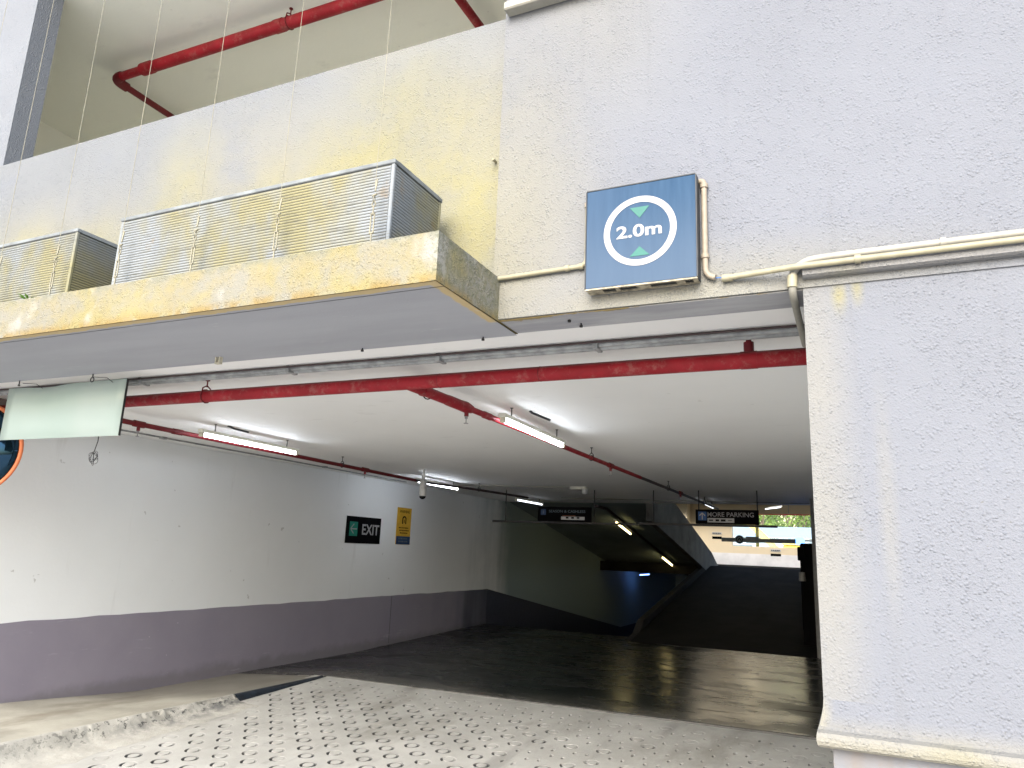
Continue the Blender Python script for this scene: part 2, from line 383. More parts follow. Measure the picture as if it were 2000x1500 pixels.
M['dark_ink'] = plain('dark print', (.015,.015,.015), .7, spec=.05)
M['teal_ink'] = plain('teal print', (.002,.105,.085), .5, var=.05)
def sign_mat():
    t = NT('weathered blue sign face')
    st = t.ramp(t.noise(9, 6, .65, t.scale(t.pos, (3.5, 1, .35))), .3, .75)
    cc = t.mix(st, (.022,.052,.10), (.034,.070,.125))
    sep = t.n.new('ShaderNodeSeparateXYZ'); t.L(t.pos, sep.inputs[0])
    dz = t.math('ADD', sep.outputs[2], t.math('MULTIPLY', t.noise(5, 5, .6, t.scale(t.pos, (4, 1, .6))), .12))
    z_blend = t.math('MULTIPLY', t.ramp(dz, 1.42, 1.0), .62); cc = t.mix(z_blend, cc, (.075,.105,.15))  # face turns paler towards the bottom
    dx = t.math('MULTIPLY', t.ramp(sep.outputs[0], -.5, -.9), .30); cc = t.mix(dx, cc, (.06,.092,.145))
    return t.out(cc, .75, 0, .12)
M['sign_blue'] = sign_mat()
M['sign_frame'] = plain('sign frame aluminium', (.045,.05,.055), .6, .1)
M['sign_bottom'] = plain('sign underside', (.42,.37,.27), .6, .2, var=.3, vs=40)
def planter_mat():
    t = NT('stained ribbed sheet')
    y = t.ramp(t.noise(2.4, 6, .62, t.scale(t.pos, (1.3, 1, .8))), .38, .62)
    o = t.ramp(t.noise(4.3, 6, .65), .60, .70)
    cc = t.mix(t.ramp(t.noise(1.6, 4), .35, .65), (.150,.172,.20), (.21,.228,.24))
    cc = t.mix(t.math('MULTIPLY', y, .85), cc, (.21,.19,.085))
    cc = t.mix(t.math('MULTIPLY', o, .6), cc, (.22,.14,.05))
    st = t.ramp(t.noise(3, 5, .7, t.scale(t.pos, (2, 2, 22))), .56, .64)
    cc = t.mix(t.math('MULTIPLY', st, .5), cc, (.10,.10,.08))
    return t.out(cc, .6, .1, .3)
M['planter'] = planter_mat()
M['planter_rim'] = plain('dull planter rim', (.19,.21,.22), .7, var=.2, vs=10)
M['planter_gap'] = plain('planter liner', (.10,.10,.085), .8)
M['soil'] = plain('potting soil', (.05,.035,.025), .95, bump=.8)
M['leaf'] = plain('weed leaf', (.10,.22,.03), .5, var=.2)
t = NT('blank board back'); f = t.ramp(t.noise(1.3, 3, .5), .3, .8)
M['board'] = t.out(t.mix(f, (.40,.51,.475), (.47,.56,.535)), .25, 0, .5)
M['mirror'] = NT('convex mirror glass').out((.025,.055,.09), .06, 1.)
M['orange'] = plain('orange rim', (.75,.22,.09), .5)
M['brown'] = plain('brown bulkhead paint', (.20,.155,.145), .7)
M['camera_white'] = plain('white camera shell', (.60,.61,.60), .4)
M['camera_glass'] = plain('dark camera glass', (.01,.01,.012), .1)
M['black_edge'] = plain('black kerb edging', (.012,.02,.032), .6, var=.3, bump=.5)
M['glow_blue'] = emit('blue indicator', (.12,.32,1.), 1.6)
M['boom_grey'] = plain('grey boom', (.16,.20,.21), .5)
M['machine'] = plain('black machine', (.004,.004,.005), .8, spec=.05)
M['orange_brown'] = plain('rusty stub', (.25,.10,.05), .8)

# ------------------------------------------------------------------ key dimensions
FL = -1.407                      # garage floor level
YF = 2.52; ZB = .893; CZ = .948  # facade plane, beam underside, ceiling
XL = -6.5; YJ = 6.8              # side wall, joint where the ramp meets the floor
RS = .045                        # entrance ramp slope
def rz(y): return FL - RS*max(0, YJ+.05-y)
# ================================================================== SETTING (ground)
def struct(mb, name, mat, parent=None, label=None):
    o = mb.build(name, mat, parent)
    if parent is None: o['kind'] = 'structure'
    if label: o['label'] = label
    return o
# street in front, one big sheet sloping gently, then level
m = MB(); y0 = 1.55
m.add([(-80,-80,rz(y0)-.02),(80,-80,rz(y0)-.02),(80,y0,rz(y0)-.004),(-80,y0,rz(y0)-.004)], [(0,1,2,3)])
struct(m, 'street', M['street'], label='pale concrete street in front of the garage entrance')
# entrance ramp: a sheet of diamond cells, each with a ring-shaped hole; the grooves are parts
DX, DY = .133, .1425
X0, Y0 = -3.547, 5.32
i0, i1 = -13, 27; j0, j1 = -26, 10          # cell indices, x = X0+i*DX, y = Y0+j*DY
NSEG = 32; RO, RB, RC, RI = .060, .0545, .0425, .037
XA, XB = X0+i0*DX, X0+i1*DX; YA, YB = Y0+j0*DY, Y0+j1*DY
verts = []; faces = []; vkey = {}
def vid(x, y):
    k = (round(x, 4), round(y, 4))
    if k not in vkey: vkey[k] = len(verts); verts.append((x, y, rz(y)))
    return vkey[k]
centres = []
for i in range(i0, i1+1):
    for j in range(j0, j1+1):
        if (i+j) % 2: continue
        cx, cy = X0+i*DX, Y0+j*DY
        edge = i in (i0, i1) or j in (j0, j1)
        pts = []
        for q in ((cx+DX, cy), (cx, cy+DY), (cx-DX, cy), (cx, cy-DY)):
            q = (min(max(q[0], XA), XB), min(max(q[1], YA), YB))
            pts.append(q)
        if edge:
            ids = []
            for q in pts:
                k = vid(*q)
                if k not in ids: ids.append(k)
            if len(ids) >= 3: faces.append(ids)
            continue
        hx_, hy_ = cx, cy; cx += random.uniform(-.0045,.0045); cy += random.uniform(-.0045,.0045)
        centres.append((cx, cy))
        d = [vid(*q) for q in pts]; rr = []
        for k in range(NSEG):
            t_ = 2*PI*k/NSEG; x = cx+RO*math.cos(t_); y = cy+RO*math.sin(t_)
            rr.append(len(verts)); verts.append((x, y, rz(y)))
        q4 = NSEG//4
        for s_ in range(4):
            arc = [rr[(s_*q4+k) % NSEG] for k in range(q4+1)]
            faces.append([d[s_]] + [d[(s_+1) % 4]] + arc[::-1])
        cc_ = []
        for k in range(NSEG):
            t_ = 2*PI*k/NSEG; x = cx+RI*math.cos(t_); y = cy+RI*math.sin(t_)
            cc_.append(len(verts)); verts.append((x, y, rz(y)))
        faces.append(cc_)
me = D.meshes.new('entrance_ramp'); me.from_pydata(verts, [], faces); me.materials.append(M['ramp']); me.update()
ramp = link(D.objects.new('entrance_ramp', me)); tag(ramp, 'pale concrete entrance ramp pressed with staggered rings', None, None, 'structure')
def groove(kind, seed):
    rnd = random.Random(seed); ph = rnd.uniform(-.25, .25); V = []; F = []; A = []
    def depth(th):
        e = abs(math.cos(th+ph))                       # 1 at the left and right ends
        if kind == 'full': return .85+.15*e
        if kind == 'half': return max(.0, min(1, .25+.9*e*e)) * (1. if math.sin(th+ph) < .1 else .45)
        if kind == 'tick': return max(0., (e-.90)/.10)**.6 if e > .90 else .04
        if kind == 'arc': return max(.08, min(1, (math.cos(th+2.6+ph)+.75)))
        return .12
    for k in range(NSEG):
        th = 2*PI*k/NSEG; d = depth(th); h = .016*d
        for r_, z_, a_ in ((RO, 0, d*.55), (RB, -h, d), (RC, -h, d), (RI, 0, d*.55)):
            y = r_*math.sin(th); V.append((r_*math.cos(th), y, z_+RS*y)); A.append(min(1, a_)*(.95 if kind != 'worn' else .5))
    for k in range(NSEG):
        n = (k+1) % NSEG
        for q in range(3): F.append((k*4+q, n*4+q, n*4+q+1, k*4+q+1))
    me = D.meshes.new('ring_groove'); me.from_pydata(V, [], F)
    at = me.attributes.new('dirt', 'FLOAT', 'POINT'); at.data.foreach_set('value', A)
    me.materials.append(M['ramp']); me.update(); return me, V, F, A
gm = {k: [groove(k, 11*q+len(k)) for q in range(3)] for k in ('full', 'half', 'tick', 'arc', 'worn')}
def camproj(x, y, z):
    p = Vector((x, y, z)); d = p.dot(fwd)
    return 1000+1432.07*p.dot(r2)/d, 750+1432.07*p.dot(d2)/d, d
cand = []
for cx, cy in centres:
    px, py, dd = camproj(cx, cy, rz(cy)); wear = random.random()
    edgew = (cx < XA+.5)
    if px < 500 and edgew: kind = random.choice(['worn', 'tick', 'worn', 'arc'])
    elif px < 560: kind = random.choice(['half', 'arc', 'half', 'full'])
    elif px < 960 and cy < 6.1: kind = 'full' if wear < .72 else 'half'
    elif cy > 6.25: kind = 'tick' if wear < .75 else 'worn'
    elif px < 1120: kind = random.choice(['half', 'half', 'full', 'arc', 'tick'])
    else: kind = 'tick' if wear < .78 else 'half'
    vis = -60 < px < 1640 and py < 1530 and cy > 2.6
    cand.append((0 if vis else 1, dd, cx, cy, kind))
cand.sort()
restV, restF, restA = [], [], []
for n_, (h_, dd, cx, cy, kind) in enumerate(cand):
    g = gm[kind][n_ % 3]
    if n_ < 300 and h_ == 0:
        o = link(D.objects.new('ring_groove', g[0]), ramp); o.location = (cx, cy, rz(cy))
    else:
        n0 = len(restV); zz = rz(cy)
        restV += [(x+cx, y+cy, z+zz) for x, y, z in g[1]]; restF += [tuple(q+n0 for q in f) for f in g[2]]; restA += g[3]
me = D.meshes.new('ring_grooves'); me.from_pydata(restV, [], restF); at = me.attributes.new('dirt', 'FLOAT', 'POINT'); at.data.foreach_set('value', restA)
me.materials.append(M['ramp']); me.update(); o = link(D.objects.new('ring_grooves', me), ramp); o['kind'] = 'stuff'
# margins of the ramp, flush with the sheet (no overlap)
m = MB()
m.add([(XB,YA,rz(YA)),(4,YA,rz(YA)),(4,YB,rz(YB)),(XB,YB,rz(YB))], [(0,1,2,3)])
m.add([(-5.4,YA,rz(YA)),(XA,YA,rz(YA)),(XA,YB,rz(YB)),(-5.4,YB,rz(YB))], [(0,1,2,3)])
m.add([(-5.4,YB,rz(YB)),(4,YB,rz(YB)),(4,YJ+.16,FL-.001),(-5.4,YJ-.03,FL-.001)], [(0,1,2,3)])
m.add([(-5.4,1.5,rz(1.5)),(4,1.5,rz(1.5)),(4,YA,rz(YA)),(-5.4,YA,rz(YA))], [(0,1,2,3)])
mo = m.build('ramp_margin', M['ramp'], ramp)
# inner floor (a slab with a slightly proud lip at the joint)
def dip(x, y):
    f = max(0, min(1, (y-4.1)/1.4))*max(0, min(1, (12.5-y)/3.5)); return -.095*f*max(0, min(1, (-5.3-x)/1.2))
m = MB(); ys_ = [YJ-.03+ (13.02-YJ+.03)*k/20 for k in range(21)]; V = []
for y in ys_: V += [(XL-.1, y, FL+dip(XL, y)), (XL, y, FL+dip(XL, y)), (-5.3, y, FL)]
m.add(V, [(3*k+i, 3*k+i+1, 3*k+i+4, 3*k+i+3) for k in range(20) for i in range(2)], True)
m.add([(-5.3,YJ-.02,FL),(.4,YJ+.17,FL),(.4,12.4,FL),(-3.5,12.4,FL),(-3.5,13.02,FL),(-5.3,13.02,FL)], [tuple(range(6))])
struct(m, 'floor', M['floor'], label='dark glossy floor inside the garage')
m = MB(); m.prism([(-5.27, YJ-.03), (.4, YJ+.16), (.4, YJ+.20), (-5.27, YJ+.01)], 'z', FL-.05, FL+.003)
struct(m, 'joint_strip', M['fascia'], label='thin concrete joint between ramp and floor')
# pavement on the left and its kerb
m = MB(); nx, ny = 16, 60; V = []
for j in range(ny+1):
    for i in range(nx+1):
        x = XL + (1.22)*i/nx; y = 1.2 + (YJ-.032-1.2)*j/ny
        V.append((x, y, FL + dip(x, y) + .006*math.sin(3*x+2*y)*math.sin(1.7*y)*math.sin(PI*j/ny)-.004))
F = [(j*(nx+1)+i, j*(nx+1)+i+1, (j+1)*(nx+1)+i+1, (j+1)*(nx+1)+i) for j in range(ny) for i in range(nx)]
m.add(V, F, True)
pav = struct(m, 'pavement', M['pavement'], label='raised dusty concrete pavement beside the side wall')
rnd = random.Random(4)
def kerbmesh(ya, yb, rough0, mat, fillet):
    m = MB(); n = int((yb-ya)/.02); rows = []
    h = 0; b2 = 0
    prof_n = 9
    for j in range(n+1):
        y = ya+(yb-ya)*j/n; h += rnd.uniform(-.5, .5); h *= .8; b2 += rnd.uniform(-.6, .6); b2 *= .85
        drop = max(.004, FL-rz(y)); row = []; rough = rough0*max(.25, min(1, (y-3.3)/1.3))
        tz = FL+.003-.010*rough*abs(h)
        base = [(-5.30, FL+.002), (-5.285+.004*h*rough, tz), (-5.268+.022*h*rough, tz-.006-.030*abs(b2)*rough), (-5.255+.018*b2*rough, tz-drop*.30), (-5.235+.016*h*rough, tz-drop*.55), (-5.205*fillet-5.24*(1-fillet)+.01*b2*rough, FL-drop*(.80 if fillet else 1))]
        if fillet: base += [(-5.13+.02*h, FL-drop*.90), (-5.03+.03*b2, FL-drop*.985), (-4.93+.02*h, FL-drop-.004)]
        else: base += [(-5.235, FL-drop-.002)]
        rows.append([(x, y, z) for x, z in base])
    k = len(rows[0]); V = [q for r in rows for q in r]
    F = [(j*k+i, j*k+i+1, (j+1)*k+i+1, (j+1)*k+i) for j in range(n) for i in range(k-1)]
    m.add(V, F, True); return m.build('kerb', mat, pav)
k1 = kerbmesh(1.2, 5.5, 1., M['kerb'], 1); k2 = kerbmesh(5.5, 6.77, .25, M['black_edge'], 0); k2['label'] = 'black painted kerb edge tapering to nothing'
# down ramp, up ramp, upper floor
zd = lambda y: FL-.151*(y-13.02)
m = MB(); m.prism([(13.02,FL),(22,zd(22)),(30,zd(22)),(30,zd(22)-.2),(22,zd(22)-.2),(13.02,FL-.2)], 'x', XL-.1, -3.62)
struct(m, 'down_ramp', M['dark_ramp'], label='dark ramp going down to the basement level')
zu = lambda y: FL+.156*(y-12.4)
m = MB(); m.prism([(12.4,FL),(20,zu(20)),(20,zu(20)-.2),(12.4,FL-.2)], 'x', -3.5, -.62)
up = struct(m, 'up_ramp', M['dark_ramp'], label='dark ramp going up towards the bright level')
m = MB(); m.prism([(12.4+.0,FL-.02),(20,zu(20)-.02),(20,zu(20)+.13),(13.3,zu(13.3)+.13),(12.9,FL+.02)], 'x', -3.62, -3.503)
m.box(-3.62, -3.503, 13.0, 20, -3.2, FL-.03)
m.build('side_kerb', M['dark_kerb'], up)
m = MB(); m.box(-9, 4, 20.003, 27.5, zu(20)-.25, zu(20)-.001)
struct(m, 'upper_floor', M['dark_ramp'], label='upper parking level behind the up ramp')
m = MB(); m.add([(-150,27.5,-2.2),(150,27.5,-2.2),(150,300,-2.2),(-150,300,-2.2)], [(0,1,2,3)])
struct(m, 'ground', M['street'], label='pale yard beyond the back opening')
# ================================================================== BUILDING
G = thing('parking_garage', 'multi-storey car park building with pale roughcast walls and wide entrance', 'building')
def part(mb, name, mat, label=None, parent=G):
    o = mb.build(name, mat, parent)
    if label: o['label'] = label
    return o
# facade: upper wall with the beam below it
part(MB().box(-1.29, 14, YF, 2.714, ZB+.004, 5.8), 'upper_wall', M['stucco_wall'], 'pale lavender roughcast wall above the entrance')
part(MB().box(-1.29, -.118, YF+.012, 2.71, ZB, ZB+.003), 'beam_soffit', M['beam_soffit'])
# a small ledge at the very top of the frame
part(MB().bbox(-1.275, 14, YF-.06, YF-.001, 2.297, 2.338, .006), 'string_course', M['pvc_white'], 'thin ledge across the wall at the top of the picture')
part(MB().box(-9.5, -1.292, YF+.04, 2.68, 1.073, 2.335), 'parapet', M['stucco_parapet'], 'roughcast parapet with yellow algae stains')
part(MB().bbox(-9.5, -1.292, YF+.165, 2.71, 2.30, 2.337, .005), 'parapet_back', M['upper_ceiling'])
# planter ledge: hollow-edged slab with a drip groove underneath
m = MB(); m.prism([(2.03,ZB-.006),(2.03,1.07),(2.714,1.07),(2.714,ZB-.002)], 'x', -9.5, -1.26)
ledge = part(m, 'planter_ledge', M['ledge'], 'projecting stained concrete ledge under the planter boxes')
m = MB()
m.add([(-9.5,2.032,ZB-.0085),(-1.262,2.032,ZB-.0085),(-1.262,2.083,ZB-.0085),(-9.5,2.083,ZB-.0085)], [(0,1,2,3)])
m.add([(-9.5,2.083,ZB-.0085),(-1.262,2.083,ZB-.0085),(-1.262,2.083,ZB-.002),(-9.5,2.083,ZB-.002)], [(0,1,2,3)])
m.add([(-9.5,2.091,ZB-.0085),(-1.32,2.091,ZB-.0085),(-1.32,2.091,ZB-.0065),(-9.5,2.091,ZB-.0065)], [(0,1,2,3)])
m.add([(-9.5,2.089,ZB-.0085),(-1.262,2.089,ZB-.0085),(-1.262,2.712,ZB-.0085),(-9.5,2.712,ZB-.0085)], [(0,1,2,3)])
m.build('soffit', M['soffit'], ledge)
MB().add([(-9.5,2.083,ZB-.0072),(-1.34,2.083,ZB-.0072),(-1.34,2.089,ZB-.0072),(-9.5,2.089,ZB-.0072)], [(0,1,2,3)]).build('drip_groove', M['steel_dark'], ledge)
# pillar right of the entrance, with a flared moulding at its foot
part(MB().box(-.119, 5, YF+.006, 2.95, -.40, .921), 'pillar', M['stucco_pillar'], 'pale roughcast wall panel right of the entrance')
m = MB(); prof = [(-.399,.0),(-.42,.004),(-.44,.012),(-.462,.024),(-.476,.034),(-.482,.040),(-.487,.045),(-.498,.049),(-.51,.049),(-.521,.044),(-.528,.034),(-.531,-.01)]
V = []
for z, o_ in prof:
    x0, y0 = -.119-o_*.45, YF+.006-(o_*.9 if z < -.484 else o_*.25 if z < -.48 else o_*.05)
    V += [(x0, 2.95, z), (x0, y0, z), (5, y0, z)]
F = []
for i in range(len(prof)-1):
    for k in range(2): F.append((i*3+k, i*3+k+1, (i+1)*3+k+1, (i+1)*3+k))
m.add(V, F, False); V2 = V[-3:]; m.add([V2[0], V2[1], V2[2], (5,2.95,prof[-1][0])], [(0,1,2,3)])
part(m, 'moulding', stucco('moulding render', [(.2,-.5,.12,.04,.5)], base=(.148,.158,.180), warm=(.215,.208,.175), warmblobs=[(.3,-.525,9,.10,1.),(-.13,-.45,.05,.12,1.)]), 'rounded moulding at the foot of the wall panel')
part(MB().box(-.100, 5, YF+.02, 2.94, -2.2, -.5315), 'plinth', M['plinth'])
# band above the pillar
m = MB(); prof = [(YF-.002,.968),(YF-.024,.966),(YF-.034,.958),(YF-.037,.944),(YF-.034,.930),(YF-.022,.9245),(YF-.002,.924)]
m.prism(prof, 'x', -.117, 5)
part(m, 'string_course', stucco('band render', [(0,.93,.1,.04,.4)], base=(.20,.20,.20)), 'pale rounded band above the wall panel')
# column at upper left
part(MB().box(-5.75, -5.012, YF+.055, 2.745, 2.338, 5.5), 'column', M['stucco_column'], 'grey roughcast column standing behind the parapet')
# upper walls, plus unseen roof slab and rear wall added to block sun
part(MB().box(-16, 14, YF+.1, 14.0, 5.81, 6.1), 'sun_block_roof', M['upper_ceiling'])
part(MB().box(-16, -5.752, YF+.12, 2.715, 2.34, 5.8), 'upper_wall', M['stucco_column'])
part(MB().box(-16, 14, 12.01, 12.2, 1.25, 5.8), 'sun_block_wall', M['upper_ceiling'])
part(MB().box(-5.75, -1.291, YF+.04, 2.715, 3.85, 5.8), 'upper_lintel', M['stucco_column'])
# upper storey inside
m = MB(); m.box(-6.84, .5, 2.72, 12, 3.8, 4.0)
part(m, 'upper_ceiling', M['upper_ceiling'])
m = MB(); m.box(-6.96, -6.842, 2.72, 12, 1.2, 3.799); m.box(-6.84, .5, 8, 8.2, 1.2, 3.799)
part(m, 'upper_wall_inner', M['upper_ceiling'])
part(MB().box(-6.84, .5, 2.72, 12, 1.0, 1.2), 'upper_floor_slab', M['upper_ceiling'])
# ceiling of the entrance
part(MB().box(XL-.1, .3, 2.716, 13.9, CZ, CZ+.04), 'ceiling', M['ceiling'], 'white ceiling over the entrance lane')
zc = lambda y: CZ-.178*(y-13.9)
m = MB(); m.prism([(13.9,CZ),(22,zc(22)),(30,zc(22)),(30,zc(22)+.2),(22,zc(22)+.2),(13.9,CZ+.2)], 'x', XL-.1, -3.62)
part(m, 'sloping_ceiling', M['low_ceiling'], 'ceiling sloping down over the basement ramp')
m = MB(); m.prism([(13.903,.62),(13.903,1.25),(15.2,1.25),(20.2,.11),(21.3,-.29),(21.25,-.4),(19.6,-.38),(18.75,-.22)], 'x', -3.62, -3.5)
part(m, 'ramp_fascia', M['fascia'], 'grey concrete edge wall above the basement ramp')
# side wall (left)
part(MB().box(XL-.2, XL, 13.06, 30, -4, CZ-.002), 'basement_wall', M['inner_wall'], 'basement ramp wall with depth shade painted into its teal grey colour')
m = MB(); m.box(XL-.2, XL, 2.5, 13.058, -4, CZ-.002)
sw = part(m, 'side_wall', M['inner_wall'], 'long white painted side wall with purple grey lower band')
rnd = random.Random(3); poly = [(2.5, -.766)]
y = 2.5
while y < 13.0:
    y += .22; poly.append((min(y, 13.05), -.768+rnd.uniform(-.006, .006)))
poly += [(13.057, FL-.25), (2.5, FL-.25)]
MB().prism(poly, 'x', XL+.0005, XL+.005).build('painted_band', M['band'], sw)
part(MB().prism([(13.06,-.768),(22,-.768-.151*8.95),(30,-.768-.151*8.95),(30,-3.2),(22,zd(22)-.1),(13.06,FL-.1)], 'x', XL+.0005, XL+.005), 'painted_band', M['shaded_band'])
MB().box(XL+.004, XL+.0062, 9.80, 9.806, FL-.05, -.77).build('crack', M['steel_dark'], sw)
part(MB().box(XL, XL+.75, 2.72, 3.55, .80, CZ-.003), 'bulkhead', M['brown'], 'brown painted bulkhead behind the blank board')
# right side wall of the lane (mostly hidden behind the pillar) and its grey end column
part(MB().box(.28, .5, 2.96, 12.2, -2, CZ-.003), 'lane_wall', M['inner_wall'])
part(MB().box(-.64, .5, 12.42, 12.9, FL-.1, CZ-.002), 'lane_column', M['side_grey'], 'grey column at the foot of the up ramp')
part(MB().box(-.60, -.4, 12.9, 20, FL-.3, 2.2), 'ramp_wall', M['side_grey'])
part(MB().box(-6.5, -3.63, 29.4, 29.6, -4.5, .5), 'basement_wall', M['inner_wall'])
part(MB().box(-3.62, -3.4, 20, 29.4, -4.5, -.5), 'basement_side_wall', M['fascia'])
# unseen ramp roof with an invented gap for daylight, then the back room
part(MB().box(-7, .5, 13.9, 22.3, 2.3, 2.5), 'unseen_ramp_roof', M['ceiling'])
part(MB().box(-9, 4, 24.6, 26.2, 1.78, 2.0), 'back_soffit', M['cream_wall'])
part(MB().box(-3.82, 4, 25.98, 26.2, 1.47, 1.779), 'window_header', M['cream_wall'])
m = MB(); m.box(-9, -3.82, 26, 26.2, -.25, 1.779); m.box(-3.819, 4, 26, 26.2, -.25, .40)
bw = part(m, 'back_wall', M['cream_wall'], 'bright cream back wall with a wide opening')
MB().box(-9, 4, 25.985, 25.998, zu(20), .16).build('plinth_band', M['cream_low'], bw)
part(MB().box(-5.45, -5.2, 25.4, 25.97, -.22, 1.779), 'back_column', M['cream_wall'])
part(MB().box(-7.2, -7, 14.1, 26.2, -.25, 2.3), 'back_side_wall', M['cream_wall'])
for x in (-3.02,): part(MB().bbox(x-.05, x+.05, 26.02, 26.12, .401, 1.468, .01), 'window_post', plain('olive post', (.22,.22,.06), .6))
part(MB().box(-3.8, 0, 26.03, 26.07, .62, .65), 'window_rail', M['galv'])
# ================================================================== PLANTER BOXES
def planter(x0, x1, label):
    t = thing('planter_box', label, 'planter', 'ribbed planter boxes on the ledge'); y0, y1, z0, z1 = 2.10, 2.455, 1.073, 1.436
    t.location = ((x0+x1)/2, (y0+y1)/2, z0)
    cx, cy = t.location.x, t.location.y
    x0 -= cx; x1 -= cx; y0 -= cy; y1 -= cy; h = z1-z0
    g = .0035
    MB().box(x0+g, x1-g, y0+g, y1-g, .004, h-.02).build('liner', M['planter_gap'], t)
    n = 27; p = (h-.026)/n
    for nm in ('front_panel', 'end_panel', 'end_panel', 'back_panel'):
        pass
    def ribs(fn, name):
        m = MB()
        for k in range(n):
            za = .004+k*p; zb = za+p*.84; zm = (za+zb)/2
            fn(m, za, zb, zm)
        return m.build(name, M['planter'], t)
    e = .016
    ribs(lambda m, a_, b_, c_: m.prism([(y0+g+.001, a_), (y0+.0015, a_+.001), (y0, c_), (y0+.0015, b_-.001), (y0+g+.001, b_)], 'x', x0+e, x1-e), 'front_panel')
    ribs(lambda m, a_, b_, c_: m.prism([(y1-g-.001, a_), (y1, a_+.001), (y1, b_-.001), (y1-g-.001, b_)], 'x', x0+e, x1-e), 'back_panel')
    ribs(lambda m, a_, b_, c_: m.prism([(x1-g-.001, a_), (x1-.0015, a_+.001), (x1, c_), (x1-.0015, b_-.001), (x1-g-.001, b_)], 'y', y0+e, y1-e), 'end_panel')
    ribs(lambda m, a_, b_, c_: m.prism([(x0+g+.001, a_), (x0, a_+.001), (x0, b_-.001), (x0+g+.001, b_)], 'y', y0+e, y1-e), 'end_panel')
    for xx in (x0, x1-e):
        for yy in (y0, y1-e): MB().bbox(xx, xx+e, yy, yy+e, 0, h-.018, .003).build('corner_post', M['planter'], t)
    m = MB(); m.bbox(x0-.003, x1+.003, y0-.003, y0+.022, h-.018, h, .003); m.bbox(x0-.003, x1+.003, y1-.022, y1+.003, h-.018, h, .003)
    m.box(x0-.003, x0+.022, y0+.022, y1-.022, h-.018, h-.001); m.box(x1-.022, x1+.003, y0+.022, y1-.022, h-.018, h-.001)
    m.build('rim', M['planter_rim'], t)
    MB().box(x0+.02, x1-.02, y0+.02, y1-.02, h-.05, h-.03).build('soil', M['soil'], t)
    return t
planter(-3.04, -1.52, 'long ribbed grey planter box with yellow stains at the right end of the ledge')
planter(-4.87, -3.35, 'ribbed planter box left of the long stained one, cut by the picture edge')
def weed(x, y, z, s, label):
    m = MB(); rnd = random.Random(int(x*100))
    for k in range(9):
        a_ = rnd.uniform(0, 2*PI); l = s*rnd.uniform(.6, 1.2); up_ = rnd.uniform(.3, 1.2)
        d_ = Vector((math.cos(a_), math.sin(a_), up_)).normalized(); w = Vector((-math.sin(a_), math.cos(a_), 0))*l*.16
        p0 = Vector((0,0,0)); p1 = p0+d_*l*.55; p2 = p0+d_*l+Vector((0,0,-l*.15))
        m.add([p0, p1-w, p2, p1+w], [(0,1,2,3)])
    o = m.build('weed', M['leaf']); o.location = (x, y, z); tag(o, label, 'plant'); return o
weed(-3.30, 2.40, 1.44, .05, 'tiny green sprig above the left planter box')
weed(-3.56, 2.06, 1.07, .06, 'small weed on the ledge edge before the left planter')
# ================================================================== SUPPORT WIRES with turnbuckles
def wire(x, label, zt=4.2, first=None, dx=0, tb=1.0):
    t = thing('support_wire', label, 'wire', 'vertical wires rising from the ledge'); t.location = (x, 2.045, 1.07)
    m = MB(); m.tube([(.0,0,.20*tb+.01), (dx*.3,0,.9), (dx,0,zt-1.07)], .0012, 6); m.tube([(.002,0,.20*tb+.01),(.006,.002,.26*tb)], .0035, 6)
    m.build('cable', M['wire'], t)
    m = MB()                                                   # frame of the turnbuckle
    m.tube([(-.0075,0,.045),(-.0075,0,.115*tb)], .0030, 6); m.tube([(.0075,0,.045),(.0075,0,.115*tb)], .0030, 6)
    m.tube([(-.0085,0,.042),(.0085,0,.042)], .0045, 6); m.tube([(-.0085,0,.118*tb),(.0085,0,.118*tb)], .0045, 6)
    m.build('turnbuckle', M['wire'], t)
    m = MB(); m.tube([(0,0,.115*tb),(0,0,.148*tb)], .0032, 6)
    ring = [(.008*math.cos(q*PI/5), .0, .158*tb+.010*math.sin(q*PI/5)) for q in range(11)]; m.tube(ring, .0024, 5, caps=False)
    ring = [(0, .006*math.cos(q*PI/5), .178*tb+.012*math.sin(q*PI/5)) for q in range(11)]; m.tube(ring, .0022, 5, caps=False)
    m.tube([(-.010,0,.192*tb),(.010,0,.196*tb)], .0045, 6)
    m.build('hook', M['wire'], t)
    m = MB(); m.tube([(0,0,0),(0,0,.045)], .0032, 6); m.tube([(0,0,-.004),(0,0,.004)], .009, 8)
    m.build('eye_bolt', M['wire'], t)
for x, lb in ((-1.56, 'rightmost vertical wire, at the right end of the long planter'), (-2.021, 'second vertical wire from the right, over the long planter'),
              (-2.472, 'third vertical wire from the right, crossing the middle of the long planter'), (-2.937, 'vertical wire at the left edge of the long planter'),
              (-3.386, 'vertical wire at the right edge of the left planter'), (-3.83, 'vertical wire over the left planter near the picture edge'),
              (-4.28, 'faint vertical wire at the top left corner crossing the column')):
    wire(x, lb, dx=0)
